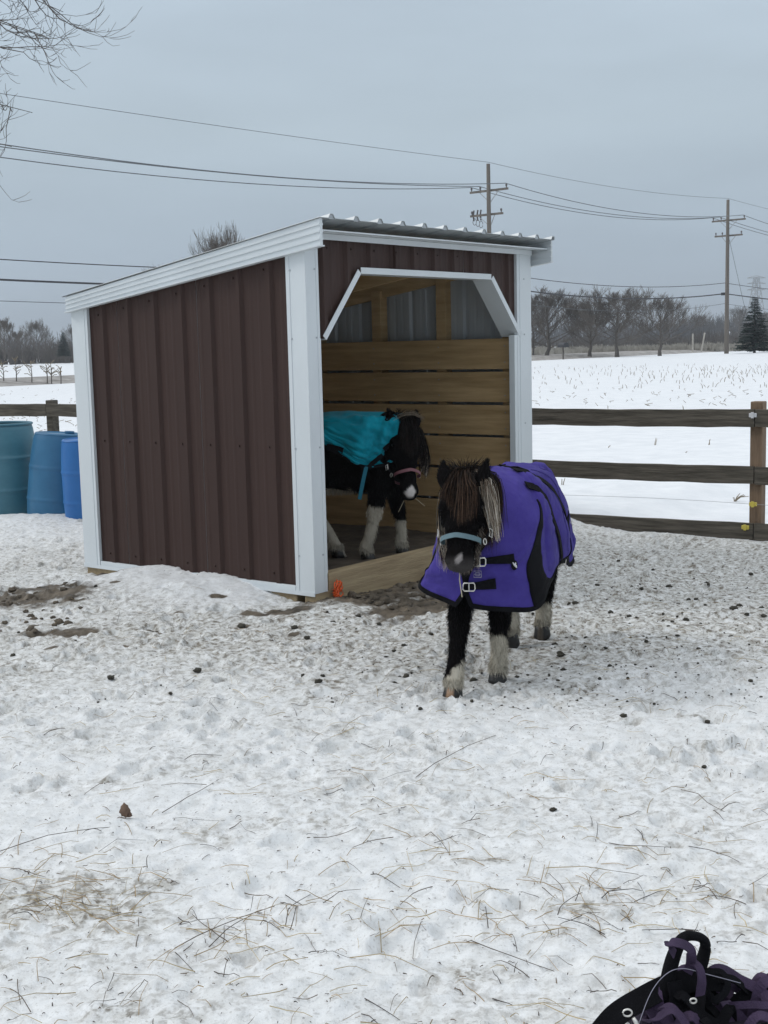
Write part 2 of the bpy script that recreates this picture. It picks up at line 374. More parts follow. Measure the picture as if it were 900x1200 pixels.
# holes and steps in the mound
HOLES = ((135, 700, .05, .05), (257, 711, .07, .06), (322, 721, .07, .05), (285, 735, .05, .04), (92, 712, .06, .05), (80, 747, .05, .04), (60, 762, .05, .04), (150, 759, .04, .03), (212, 725, .05, .04), (40, 735, .06, .04), (180, 742, .05, .03), (345, 742, .05, .03))
for px_, py_, r0, dp in HOLES:
    if r0 == 0: continue
    c_ = G(px_, py_, .05)
    i0, i1 = np.searchsorted(xs, (c_[0]-r0*2, c_[0]+r0*2)); j0, j1 = np.searchsorted(ys, (c_[1]-r0*2, c_[1]+r0*2))
    q = np.sqrt((X[i0:i1, j0:j1]-c_[0])**2+((Y[i0:i1, j0:j1]-c_[1])*1.3)**2)/r0
    Z[i0:i1, j0:j1] += -dp*(1-sstep(.6, 1.15, q))+dp*.3*np.exp(-((q-1.35)/.25)**2)
# under the shed the earth stays below the floor
ins = sstep(.02, .12, T_)*sstep(SW-.02, SW-.12, T_)*sstep(.06, .14, S_)*sstep(SDEP-.02, SDEP-.12, S_)
Z = Z*(1-ins)+ins*(-.08)
# dirt maps: worn ground, mud and bits
def blob(px_, py_, rx, ry, a=0.):
    c_ = G(px_, py_); dx = X-c_[0]; dy_ = Y-c_[1]; ca, sa = math.cos(a), math.sin(a)
    return np.exp(-((((dx*ca+dy_*sa)/rx)**2)+((-dx*sa+dy_*ca)/ry)**2))
mudm = 0
for b_ in ((20, 706, .50, .30, .1), (78, 690, .45, .12, .3), (70, 742, .22, .10, .2), (400, 706, .30, .20, .6), (430, 700, .45, .30, .9), (475, 682, .42, .30, .9), (490, 712, .40, .22, .9), (550, 680, .5, .25, .5), (625, 650, .35, .2, .2), (700, 652, .0001, .0001, .0), (300, 722, .10, .05, 0), (345, 720, .14, .07, .3)):
    mudm = np.maximum(mudm, blob(*b_))
for h_ in HOLES: mudm = np.maximum(mudm, blob(h_[0], h_[1]-1, h_[2]*.8, h_[2]*.6)*.95)
mudm = mudm*(.30+1.25*fbm(X, Y, .13, 5, 91, .6))
dirt = .25*sstep(.45, .66, fbm(X, Y, .8, 4, 15))+.10+.38*sstep(4.7, 6.4, Y)
far_worn = blob(690, 660, 1.9, .9, 0)*1.7+blob(820, 700, 1.4, .9, 0)*1.1+blob(440, 735, .9, .5, 0)*1.3+blob(560, 760, 1.6, .35, 0)*.5+blob(230, 740, 1.2, .3, 0)*.6+blob(60, 1060, .22, .20, 0)*.9+blob(75, 1045, .07, .04, 0)*1.2+blob(130, 1080, .16, .14, 0)*.7+blob(190, 1045, .05, .03, 0)*.9+blob(130, 1190, .06, .03, 0)*1.2+blob(130, 915, .06, .03, 0)+blob(850, 970, .06, .03, 0)+blob(560, 1010, .12, .03, 0)*.9+blob(690, 1070, .10, .05, 0)+blob(600, 745, .8, .4, 0)
for _ in range(60):
    c_ = (rng.uniform(-1.8, 2.2), rng.uniform(2.6, 6)); rr = rng.uniform(.02, .07)
    far_worn = far_worn+rng.uniform(.3, .9)*np.exp(-(((X-c_[0])/(rr*1.6))**2+((Y-c_[1])/rr)**2))
dirt = np.clip(dirt+.8*far_worn, 0, 1)*paddock*(1-.8*smooth_)
mudm = np.clip(mudm, 0, 1)*paddock
tramp = paddock*(1-.85*smooth_)*(.55+.45*sstep(3.8, 7.5, Y))
Z = Z+near*mudm*.02*(fbm(X, Y, .06, 4, 55)-.5)*2
gcol = np.stack([dirt, mudm, tramp], -1).reshape(-1, 3)
nx, ny = X.shape; idx = np.arange(nx*ny).reshape(nx, ny)
Fq = np.stack([idx[:-1, :-1], idx[1:, :-1], idx[1:, 1:], idx[:-1, 1:]], -1).reshape(-1, 4)
gme = tri_mesh('snow_ground', np.stack([X, Y, Z], -1).reshape(-1, 3), Fq, M['snow'], gcol, smooth=True)
link('snow_ground', gme, kind='structure')
def gz(x, y):
    i = np.clip(np.searchsorted(xs, x), 1, len(xs)-1); j = np.clip(np.searchsorted(ys, y), 1, len(ys)-1)
    return float(Z[i, j])

# road beyond the field, a low embankment of slush and gravel
r0_, r1_ = np.array([-19.3, 71.]), np.array([24., 136.]); rd = (r1_-r0_)/np.linalg.norm(r1_-r0_); rn = np.array([-rd[1], rd[0]])
mb = MB(); rows = []
for k in np.linspace(-60, 420, 60):
    c_ = r0_+rd*k; wob = .4*math.sin(k*.13)+.3*math.sin(k*.37+1)
    rows.append([(*(c_+rn*o_), z_) for o_, z_ in ((-6-wob, -.1), (-3.6, .16), (-3.2, .21), (3.2, .23), (3.6, .18), (6, -.1))])
mb.grid(np.array(rows)); mb.obj('road', mat('road_slush', (.16, .145, .13), .85, scale=1.2, c2=(.42, .40, .38), contrast=(.35, .65)), kind='structure')

# ------------------------------------------------------------------ the shed
shed = empty('animal_shelter', (SA[0], SA[1], 0), YAW, label='brown ribbed metal run-in shed with white trim and slanted roof standing in the snow', cat='shed')
def zr(s): return 2.242-.150*s                                      # underside of the roof sheets
def zw(s): return 2.180-.142*s                                      # top of the side walls
def rib_profile(a, b, ribs, hm=.02, minor=True):
    """(position, height) list of a ribbed sheet between a and b"""
    pts = {a: 0., b: 0.}
    def put(p, h):
        if a < p < b: pts[round(p, 5)] = h
    for r_ in ribs:
        for o_, h in ((-.030, 0), (-.014, hm), (.014, hm), (.030, 0)): put(r_+o_, h)
    sp_ = ribs[1]-ribs[0]
    if minor:
        for r_ in list(ribs)+[ribs[0]-sp_]:
            for q in (.36, .64):
                for o_, h in ((-.016, 0), (-.006, .0018), (.006, .0018), (.016, 0)): put(r_+q*sp_+o_, h)
    return sorted(pts.items())
def ribbed(pro, lo, hi, axis, base, sgn, mats, name, thick=.003):
    """vertical ribbed sheet; axis 's' lies along depth at x=base, 't' along the front at y=base; sgn = outward side"""
    mb = MB(); n = len(pro); V = []
    for q in (0, 1):
        for p, h in pro:
            off = base+sgn*(h-q*thick)
            for z in (lo(p), hi(p)): V.append((off, p, z) if axis == 's' else (p, off, z))
    F = []; mi = []
    for q in (0, 1):
        for i in range(n-1):
            k = q*2*n+2*i; f = (k, k+1, k+3, k+2); F.append(f if q == 0 else f[::-1]); mi.append(q)
    m2 = 2*n
    for i in range(n-1):
        F.append((2*i, 2*i+2, m2+2*i+2, m2+2*i)); mi.append(0); F.append((2*i+1, m2+2*i+1, m2+2*i+3, 2*i+3)); mi.append(0)
    mb.add(V, F); mb.m = mi
    return mb.obj(name, mats, shed)
BM = [M['brown_metal'], M['grey_metal']]
sr = [.046+.255*k for k in range(9)]
for a, b in ((.02, .93), (.933, 1.69), (1.693, SDEP-.02)):
    ribbed(rib_profile(a, b, sr), lambda p: .09, lambda p: zw(p)-.002, 's', .022, -1, BM, 'wall_panel')
    ribbed(rib_profile(a, b, sr), lambda p: .09, lambda p: zw(p)-.002, 's', SW-.022, 1, BM, 'wall_panel')
tr_ = [.183-.0+.228*k for k in range(11)]
for a, b in ((.02, .86), (.863, 1.69), (1.693, SW-.02)):
    ribbed(rib_profile(a, b, tr_), lambda p: .09, lambda p: zw(SDEP)-.002, 't', SDEP-.022, 1, BM, 'wall_panel')
def optop(t):                                                        # lower edge of the front siding
    if t <= .17: return 1.60
    if t < .51: return 1.60+(t-.17)/.34*.395
    if t <= 1.98: return 1.995
    if t < 2.345: return 1.995-(t-1.98)/.365*.397
    return 1.598
for a, b in ((.02, .87), (.873, 1.67), (1.673, SW-.02)):
    pr_ = dict(rib_profile(a, b, tr_))
    for c_ in (.17, .51, 1.98, 2.345):
        if a < c_ < b and c_ not in pr_:
            ks = sorted(pr_); pr_[c_] = float(np.interp(c_, ks, [pr_[k] for k in ks]))
    ribbed(sorted(pr_.items()), optop, lambda p: 2.19, 't', .022, -1, BM, 'front_panel')
# screws on the siding
sc = MB()
for s_ in sr[:8]:
    for z in (.95, zw(s_)-.12, .17):
        if .12 < s_ < 2.0: sc.box((.013, s_+.045, z-.005), (.0215, s_+.055, z+.005))
for t_ in tr_[:10]:
    sc.box((t_+.04, .013, 2.13), (t_+.05, .0215, 2.14))
sc.obj('screws', M['brown_metal'], shed, kind='stuff')
# white corner trims (L shaped, small folded lips)
def corner(x, y, dx, dy, wx, wy, z0, zx, zy, name='corner_trim'):
    """x,y outer corner; dx,dy inward directions"""
    mb = MB(); e = .003
    ox, oy = x-dx*e, y-dy*e
    def slab(a, b): mb.box((min(a[0], b[0]), min(a[1], b[1]), a[2]), (max(a[0], b[0]), max(a[1], b[1]), b[2]))
    slab((ox, oy, z0), (x+dx*wx, oy+dy*.004, zx))                 # face along the front
    slab((ox, oy+dy*.0042, z0), (ox+dx*.004, y+dy*wy, zy))        # face along the side
    slab((x+dx*(wx-.003), oy+dy*.0042, z0), (x+dx*wx, y+dy*.020, zx-.001))
    slab((ox+dx*.0042, y+dy*(wy-.003), z0), (x+dx*.020, y+dy*wy, zy-.001))
    slab((x+dx*(wx*.78), oy-dy*.003, z0+.001), (x+dx*(wx*.82), oy-dy*.0002, zx-.001))
    slab((ox-dx*.003, y+dy*(wy*.80), z0+.001), (ox-dx*.0002, y+dy*(wy*.84), zy-.001))
    return mb.obj(name, M['white_metal'], shed)
corner(0, 0, 1, 1, .115, .15, .075, 2.185, 2.16)
corner(SW, 0, -1, 1, .19, .15, .075, 2.185, 2.16)
corner(0, SDEP, 1, -1, .12, .16, .075, zw(SDEP), zw(SDEP)-.005)
corner(SW, SDEP, -1, -1, .12, .16, .075, zw(SDEP), zw(SDEP)-.005)
sc = MB()
for z in (.3, .95, 1.6, 2.0):
    sc.box((-.007, .11, z-.005), (-.0035, .12, z+.005)); sc.box((.075, -.007, z), (.085, -.0035, z+.01)); sc.box((SW-.1, -.007, z), (SW-.09, -.0035, z+.01))
sc.obj('trim_screws', M['grey_metal'], shed, kind='stuff')
for (a, b) in (((-.002, .155, .070), (.019, SDEP-.165, .112)), ((SW-.019, .155, .070), (SW+.002, SDEP-.165, .112)), ((.13, SDEP-.019, .07), (SW-.13, SDEP+.002, .112))):
    MB().box(a, b).obj('base_trim', M['white_metal'], shed, bevel=.003)
MB().box((-.010, -.004, .060), (-.0045, SDEP+.004, .084)).obj('base_trim', M['white_metal'], shed)
# skids
MB().box((.012, .16, -.06), (.09, SDEP-.0, .072)).obj('skid_beam', M['treated'], shed, bevel=.008)
MB().box((SW-.09, .16, -.06), (SW, SDEP, .072)).obj('skid_beam', M['treated'], shed, bevel=.008)
MB().box((.005, .0, -.05), (SW-.005, .09, .074)).box((.132, .0005, .06), (SW-.20, .0895, .180)).obj('threshold_beam', M['treated'], shed, bevel=.006)
# rakes (fascia boxes), front drip edge
def rake(x0, x1, name):
    mb = MB(); s0, s1 = -.150, 2.15
    def ring(s, zt, zb): return [(x0, s, zb), (x1, s, zb), (x1, s, zt), (x0, s, zt)]
    V = ring(s0, 2.279, 2.121)+ring(s1, 1.928, 1.820)
    mb.add(V, [(0, 1, 2, 3), (7, 6, 5, 4), (0, 4, 5, 1), (1, 5, 6, 2), (2, 6, 7, 3), (3, 7, 4, 0)])
    # folded lines along the face
    for xf, sg in ((x0, -1), (x1, 1)):
        for fr in (.28, .55, .80):
            for w_ in (0,):
                za, zb_ = 2.121+.158*fr, 1.820+.108*fr
                mb.bar((xf+sg*.003, s0+.001, za), (xf+sg*.003, s1-.001, zb_), .008, .010)
        mb.bar((xf+sg*.006, s0-.001, 2.126), (xf+sg*.006, s1+.001, 1.826), .018, .008)
    return mb.obj(name, M['white_metal'], shed)
rake(-.030, -.008, 'rake_trim'); rake(SW+.052, SW+.066, 'rake_trim')
mb = MB(); mb.box((.0, -.016, 2.178), (SW+.0, -.0045, 2.212)); mb.box((-.007, -.12, 2.214), (SW+.05, -.012, 2.222)); mb.obj('front_trim', M['white_metal'], shed)
# roof sheets with ribs running down the slope
def roof_sheet(a, b):
    pro = rib_profile(a, b, [.06+.228*k for k in range(-1, 14)], .024, minor=False); mb = MB(); V = []
    for q in (0, 1):
        for t_, h in pro:
            for s_ in (-.165, 2.18): V.append((t_, s_, zr(s_)+.018+h-q*.003))
    n = len(pro); F = []
    for q in (0, 1):
        for i in range(n-1):
            k = q*2*n+2*i; f = (k, k+2, k+3, k+1); F.append(f if q == 0 else f[::-1])
    for i in range(n-1):
        F.append((2*i, 2*n+2*i, 2*n+2*i+2, 2*i+2)); F.append((2*i+1, 2*i+3, 2*n+2*i+3, 2*n+2*i+1))
    mb.add(V, F); return mb.obj('roof_panel', M['roof_metal'], shed)
for a, b in ((-.04, .86), (.862, 1.85), (1.852, SW+.075)): roof_sheet(a, b)
# closures in the ribs at the front edge
mb = MB()
for k in range(0, 13):
    t_ = .06+.228*k
    if t_ < SW+.05: mb.add([(t_-.024, -.160, zr(-.16)+.012), (t_+.024, -.160, zr(-.16)+.012), (t_+.011, -.160, zr(-.16)+.038), (t_-.011, -.160, zr(-.16)+.038), (t_-.024, -.14, zr(-.16)+.012), (t_+.024, -.14, zr(-.16)+.012), (t_+.011, -.14, zr(-.16)+.038), (t_-.011, -.14, zr(-.16)+.038)],
                         [(0, 1, 2, 3), (7, 6, 5, 4), (0, 4, 5, 1), (1, 5, 6, 2), (2, 6, 7, 3), (3, 7, 4, 0)])
mb.obj('rib_closures', M['grey_metal'], shed, kind='stuff')
# trim round the opening, with return faces going inward
def optrim(p, q, name='opening_trim', depth=.12, w=.038):
    p = np.array([p[0], 0, p[1]], float); q = np.array([q[0], 0, q[1]], float); d = (q-p)/np.linalg.norm(q-p)
    up = np.cross(d, [0, 1, 0]); up = up if up[2] > 0 else -up
    mb = MB(); f0 = -.006
    def slab(a0, a1, y0, y1):
        V = [p+up*a0+[0, y0, 0], q+up*a0+[0, y0, 0], q+up*a0+[0, y1, 0], p+up*a0+[0, y1, 0], p+up*a1+[0, y0, 0], q+up*a1+[0, y0, 0], q+up*a1+[0, y1, 0], p+up*a1+[0, y1, 0]]
        mb.add(V, [(0, 3, 2, 1), (4, 5, 6, 7), (0, 1, 5, 4), (1, 2, 6, 5), (2, 3, 7, 6), (3, 0, 4, 7)])
    slab(-.006, w-.006, f0, f0+.004); slab(-.006, -.002, f0+.0042, depth)
    return mb.obj(name, M['white_metal'], shed)
optrim((.165, 1.594), (.512, 1.995)); optrim((.516, 1.996), (1.978, 1.996)); optrim((1.982, 1.995), (2.352, 1.594), depth=.15)
MB().box((SW-.232, -.004, .185), (SW-.193, .045, 1.600)).obj('jamb_trim', M['white_metal'], shed, bevel=.003)
MB().box((.1155, -.001, .185), (.124, .10, 1.600)).obj('jamb_trim', M['white_metal'], shed, bevel=.002)
# framing
for t_, s_ in ((.03, .12), (.03, .74), (.03, 1.37), (.03, 2.0)):
    MB().box((t_, s_-.045, .07), (t_+.09, s_+.045, zw(s_)-.01)).obj('stud', M['pine'], shed, bevel=.003)
for s_ in (.14, .74, 1.37, 2.0):
    MB().box((SW-.10, s_-.045, .07), (SW-.008, s_+.045, zw(s_)-.01)).obj('stud', M['pine'], shed, bevel=.003)
for t_ in (.66, 1.25, 1.85): MB().box((t_-.045, SDEP-.10, .07), (t_+.045, SDEP-.01, zw(SDEP)-.02)).obj('stud', M['pine'], shed, bevel=.003)
for t_ in (.075, .66, 1.25, 1.85, SW-.055):
    mb = MB(); mb.bar((t_, .075, zr(.075)-.062), (t_, SDEP-.02, zr(SDEP-.02)-.062), .04, .11); mb.obj('rafter', M['pine'], shed, bevel=.003)
for s_ in (.5, 1.05, 1.6): MB().box((.02, s_-.04, zr(s_)-.010), (SW-.02, s_+.04, zr(s_)+.012)).obj('purlin', M['pine'], shed)
MB().box((.14, .03, 2.01), (SW-.14, .068, 2.17)).obj('header_beam', M['pine'], shed, bevel=.003)
for (a, b, c_, d) in ((.17, 1.58, .53, 2.0), (2.33, 1.58, 1.96, 2.0)):
    mb = MB(); mb.bar((a, .062, b+.10), (c_, .062, d+.08), .07, .036, up=(0, 1, 0)); mb.obj('corner_brace', M['pine'], shed)
# kick boards on the walls
zz = .125
for k in range(6):
    h = .226; lo_ = zz if k else .04
    MB().box((SW-.14, .10, lo_), (SW-.101, SDEP-.13, zz+h+random.uniform(-.003, .003))).obj('kick_board', M['pine_board'], shed, bevel=.004)
    MB().box((.121, .10, lo_), (.155, SDEP-.13, zz+h)).obj('kick_board', M['pine_board'], shed, bevel=.004)
    MB().box((.16, SDEP-.135, lo_), (SW-.145, SDEP-.101, zz+h)).obj('kick_board', M['pine_board'], shed, bevel=.004)
    zz += .246
nl = MB()
zz = .125
for k in range(6):
    for s_ in (.14, .74, 1.37, 2.0):
        for dz in (.05, .17): nl.box((SW-.1425, s_-.004, zz+dz-.004), (SW-.1395, s_+.004, zz+dz+.004))
    zz += .246
nl.obj('board_nails', M['steel'], shed, kind='stuff')
gx, gy = np.meshgrid(np.linspace(.095, SW-.095, 90), np.linspace(.092, SDEP-.02, 80), indexing='ij')
fz = .085+.035*(fbm(gx, gy, .35, 4, 3)-.3)+.02*(fbm(gx, gy, .08, 3, 9)-.5)
MB().grid(np.stack([gx, gy, fz], -1)).obj('dirt_floor', M['floor'], shed, smooth=True)

# ------------------------------------------------------------------ fence
fence = empty('rail_fence', (F0[0], F0[1], -.07), math.atan2(FD[1], FD[0]), label='weathered three board wooden fence running behind the shed', cat='fence')
FL = float(np.linalg.norm(F1-F0)); sp_ = FL/3
for k in range(-2, 5):
    x_ = k*sp_
    g_ = gz(*(F0+FD*x_))
    mb = MB(); mb.box((x_-.05, -.105, -.25), (x_+.05, .0, 1.085+(.02 if k == 0 else 0)))
    mb.obj('post', M['post_wood'] if k <= 0 else M['weathered'], fence, bevel=.008)
for k in range(-2, 4):
    for j, (z0, h) in enumerate(((.905, .142), (.448, .142), (.0, .135))):
        a, b = k*sp_+.004, (k+1)*sp_-.004; w = random.uniform(-.008, .008)
        n_ = 14; V = []
        for i in range(n_+1):
            x_ = a+(b-a)*i/n_; sag = -.010*math.sin(math.pi*i/n_)+w*.3
            ed = .0035*math.sin(i*2.3+k*5+j)
            V.append([(x_, .042, z0+sag+ed), (x_, .004, z0+sag+ed), (x_, .004, z0+h+sag-ed*.6), (x_, .042, z0+h+sag-ed*.6), (x_, .042, z0+sag+ed)])
        V = np.array(V); mb = MB(); mb.grid(V); m4 = n_*5
        mb.f += [(3, 2, 1, 0), (m4, m4+1, m4+2, m4+3)]; mb.m += [0, 0]
        mb.obj('rail', M['weathered'], fence, bevel=.004)
for z in (.29,):
    mb = MB(); mb.tube([(x_, .055, z+.01*math.sin(x_*2)) for x_ in np.linspace(-sp_*2, FL+sp_, 40)], .0016, 4); mb.obj('electric_wire', M['steel'], fence)
for x_, z, m_ in ((.0, .29, 'yellow'), (.06, .10, 'yellow'), (.01, 1.0, 'patch_white')):
    mb = MB(); mb.box((x_-.03, .044, z-.016), (x_+.03, .066, z+.016)); mb.box((x_-.012, .064, z-.024), (x_+.012, .073, z+.024)); mb.obj('insulator', M[m_], fence, bevel=.004)

# ------------------------------------------------------------------ barrels
def barrel(name, mat_, loc, r, h, tilt, label, open_top=True, seed=0, taper=.0, oval=1.):
    root = empty(name, loc, label=label, cat='barrel', group='plastic barrels beside the shed'); root.rotation_euler = (tilt[0], tilt[1], seed)
    pr_ = []
    for k in range(81):
        z = h*k/80; u = z/h
        rr = r*(1-.10*(abs(2*u-1))**2.6)*(1-taper*u)
        for c_ in (.33, .66): rr += (.014 if open_top else .007)*math.exp(-((u-c_)/.015)**2)
        if u < .03: rr *= .93+.07*u/.03
        if u > .95: rr *= 1-.02*(u-.95)/.05
        pr_.append((rr, z))
    rt_ = pr_[-1][0]
    mb = MB()
    if open_top:
        prof = [(0, .0)]+pr_+[(rt_-.006, h), (rt_-.010, h-.01)]+[(q[0]-.008, q[1]) for q in pr_[-2:1:-1]]+[(0, .02)]
        mb.lathe(prof, 48)
    else:
        prof = [(0, 0)]+pr_+[(rt_*.97, h+.012), (rt_*.90, h+.014), (rt_*.88, h+.004), (0, h+.006)]
        mb.lathe(prof, 48)
    mb.obj('shell', mat_, root, smooth=True)
    mb = MB(); an = np.linspace(0, 2*math.pi, 49)
    mb.tube([(math.cos(a)*(rt_+(.004 if open_top else -.002)), math.sin(a)*(rt_+(.004 if open_top else -.002)), h) for a in an], .013 if open_top else .006, 8, caps=False); mb.obj('rim', mat_, root, smooth=True)
    if not open_top:
        mb = MB(); mb.lathe([(0, h+.004), (.045, h+.004), (.045, h+.028), (0, h+.03)], 16, (np.eye(3), np.array([rt_*.5, 0, 0]))); mb.obj('bung', mat_, root, smooth=True)
    return root
c_ = DP(0, 560, 12.3); barrel('barrel', M['barrel_teal'], (c_[0]-.01, 12.4, -.04), .335, .93, (0, R(.5)), 'teal open-topped barrel at the left edge, leftmost of three', seed=.4)
c_ = DP(57, 560, 12.0); barrel('barrel', M['barrel_navy'], (c_[0]+.04, 12.05, -.10), .295, .90, (R(3), R(3.5)), 'dark blue barrel between the teal one and the narrow bright blue one', False, .9, taper=.13)
c_ = DP(98, 560, 11.7); barrel('barrel', M['barrel_blue'], (c_[0]+.03, 11.62, -.06), .195, .83, (0, R(-2)), 'narrow bright blue barrel half hidden behind the shed corner', False, 1.3)

# ------------------------------------------------------------------ trees
def rot_to(d, ang, az):
    d = d/np.linalg.norm(d); a = np.cross(d, [0, 0, 1.]); a = a/np.linalg.norm(a) if np.linalg.norm(a) > 1e-3 else np.array([1., 0, 0]); b = np.cross(d, a)
    return d*math.cos(ang)+(a*math.cos(az)+b*math.sin(az))*math.sin(ang)
class Segs:
    def __init__(s): s.l = []
    def add(s, P, r): s.l.append((np.asarray(P, float), np.asarray(r, float)))
    def mesh(s, name, mat_, n=3):
        Vs = []; Fs = []; k0 = 0
        by = {}
        for P, r in s.l: by.setdefault(len(P), []).append((P, r))
        an = np.arange(n)*2*math.pi/n
        for k, ls in by.items():
            P = np.stack([a for a, _ in ls]); r = np.stack([b for _, b in ls]); m = len(ls)
            T = np.gradient(P, axis=1); T /= np.linalg.norm(T, axis=2)[..., None]+1e-9
            ref = np.where(np.abs(T[..., 2:3]) > .85, np.array([1., 0, 0]), np.array([0, 0, 1.]))
            A = np.cross(T, ref); A /= np.linalg.norm(A, axis=2)[..., None]+1e-9; B = np.cross(T, A)
            V = P[:, :, None]+r[:, :, None, None]*(A[:, :, None]*np.cos(an)[:, None]+B[:, :, None]*np.sin(an)[:, None])
            ii = (np.arange(m)[:, None, None]*k+np.arange(k-1)[None, :, None])*n; jj = np.arange(n)[None, None]
            F = np.stack([ii+jj, ii+(jj+1) % n, ii+n+(jj+1) % n, ii+n+jj], -1).reshape(-1, 4)
            Vs.append(V.reshape(-1, 3)); Fs.append(F+k0); k0 += m*k*n
        return tri_mesh(name, np.concatenate(Vs), np.concatenate(Fs), mat_, smooth=True)
def grow(rn_, segs, p, d, L, r, lev, maxlev, up=.25, spread=.6, kids=5, wander=.16, minr=.004, droop=0., trunk=None):
    k = 5 if lev < maxlev else 4; P = [np.array(p, float)]; dd = d/np.linalg.norm(d); ds = []
    for i in range(k-1):
        dd = dd+rn_.normal(0, wander, 3)+np.array([0, 0, up*.25-droop*.3*(i/k)]); dd /= np.linalg.norm(dd); ds.append(dd); P.append(P[-1]+dd*L/(k-1))
    rad = np.linspace(r, max(r*.45, minr*.6), k)
    (trunk if (trunk is not None and lev == 0) else segs).add(P, rad)
    if lev >= maxlev: return
    nk = kids+int(rn_.integers(0, 3))
    for j in range(nk):
        u = rn_.uniform(.28, 1.) if j else 1.; q = u*(k-1); i = min(int(q), k-2); pt = P[i]+(P[i+1]-P[i])*(q-i)
        nd = rot_to(ds[i], rn_.uniform(.35, 1.)*spread if j else .15, rn_.uniform(0, 6.28)); nd[2] += up*.5
        grow(rn_, segs, pt, nd, L*rn_.uniform(.5, .8)*(1.15-.35*u), max(rad[i]*rn_.uniform(.4, .62), minr), lev+1, maxlev, up, spread, kids, wander, minr, droop)
def oak_meshes(seed, h=7.5, maxlev=4, r=.17, minr=.010, spread=.95, kids=5, trunk_h=.17, up=.30):
    rn_ = np.random.default_rng(seed); tr = Segs(); cr_ = Segs()
    th = h*trunk_h; P = [(0, 0, -.2), (0, 0, th*.5), (.05*rn_.normal(), .05*rn_.normal(), th), (.12*rn_.normal(), .1*rn_.normal(), h*.55), (.2*rn_.normal(), .2*rn_.normal(), h*.86)]
    tr.add(P, [r*1.35, r, r*.85, r*.5, r*.15]); P = np.array(P)
    nb = 22
    for j in range(nb):
        u = j/(nb-1); z = th+(h*.80-th)*u; pt = P[-1]*0; pt = np.array([np.interp(z, P[:, 2], P[:, 0]), np.interp(z, P[:, 2], P[:, 1]), z])
        az = j*2.4+rn_.uniform(-.4, .4); tilt = 1.15-.75*u+rn_.uniform(-.1, .15)
        d = np.array([math.cos(az)*math.sin(tilt), math.sin(az)*math.sin(tilt), math.cos(tilt)])
        L = h*(.50*(1-u)**.55+.20)*rn_.uniform(.85, 1.1)*.66
        grow(rn_, cr_, pt, d, L, r*.42*(1-.55*u), 1, maxlev, up, spread*.62, kids, .09, minr)
    return tr.mesh('trunk', M['bark'], 6), cr_.mesh('crown', M['twig'], 3)
oaks = [oak_meshes(3, spread=1.), oak_meshes(8, h=7.2, spread=.9), oak_meshes(15, h=7.8, spread=1.05)]
def place_tree(px_, py_, top, Yd, var, label, group, cat='tree', sx=1., name='bare_tree', hz=None, mats=None):
    b = DP(px_, py_, Yd); hh = (py_-top)*Yd/FPX
    me = oaks[var]; s = hh/(9.0)
    root = empty(name, (b[0], b[1], max(b[2], -.1) if hz is None else hz), random.uniform(0, 6.2), label=label, cat=cat, group=group)
    root.scale = (s*sx, s*sx, s)
    link('trunk', me[0], root); link('crown', me[1], root)
    return root
row = 'bare trees in a row along the far side of the field'
place_tree(625, 420, 343, 128, 1, 'bare tree just right of the shed, partly hidden by its corner post', row)
place_tree(641, 421, 338, 124, 0, 'tall bare tree, second from the shed in the far row', row, sx=1.7)
place_tree(691, 418, 345, 121, 1, 'smaller bare tree in the middle of the far row, beyond the mailbox', row, sx=1.7)
place_tree(723, 417, 339, 118, 2, 'bare tree with a straight dark trunk, second from the right of the far row', row, sx=1.7)
place_tree(773, 416, 345, 115, 0, 'wide spreading bare tree at the right end of the far row', row, sx=1.45)
bk = 'bare trees standing behind the shed'
place_tree(268, 425, 272, 74, 2, 'bare tree whose crown shows above the left part of the shed roof', bk, sx=.8)
place_tree(216, 425, 300, 95, 1, 'faint bare tree just showing above the low end of the shed roof', bk)
lf = 'bare trees at the far left beyond the road'
for i, (a, b, c_, dd, v) in enumerate(((6, 420, 372, 130, 0), (45, 420, 376, 190, 2), (22, 420, 385, 210, 1), (88, 419, 380, 230, 0))):
    place_tree(a, b, c_, dd, v, ['bare tree at the left edge of the picture beyond the road', 'broad bare tree left of the small dark spruce', 'low bare tree between its two taller neighbours at far left', 'bare tree behind the left edge of the shed wall'][i], lf)
fr = 'distant bare trees near the lattice tower'
for i, (a, b, c_, dd, v) in enumerate(((822, 402, 366, 330, 1), (866, 400, 360, 300, 2), (800, 401, 372, 360, 0), (898, 399, 362, 300, 1))):
    place_tree(a, b, c_, dd, v, ['hazy distant tree left of the right utility pole', 'hazy distant tree right behind the right utility pole', 'low hazy distant tree left of the others near the pole', 'hazy distant tree behind the dark spruce at right edge'][i], fr)
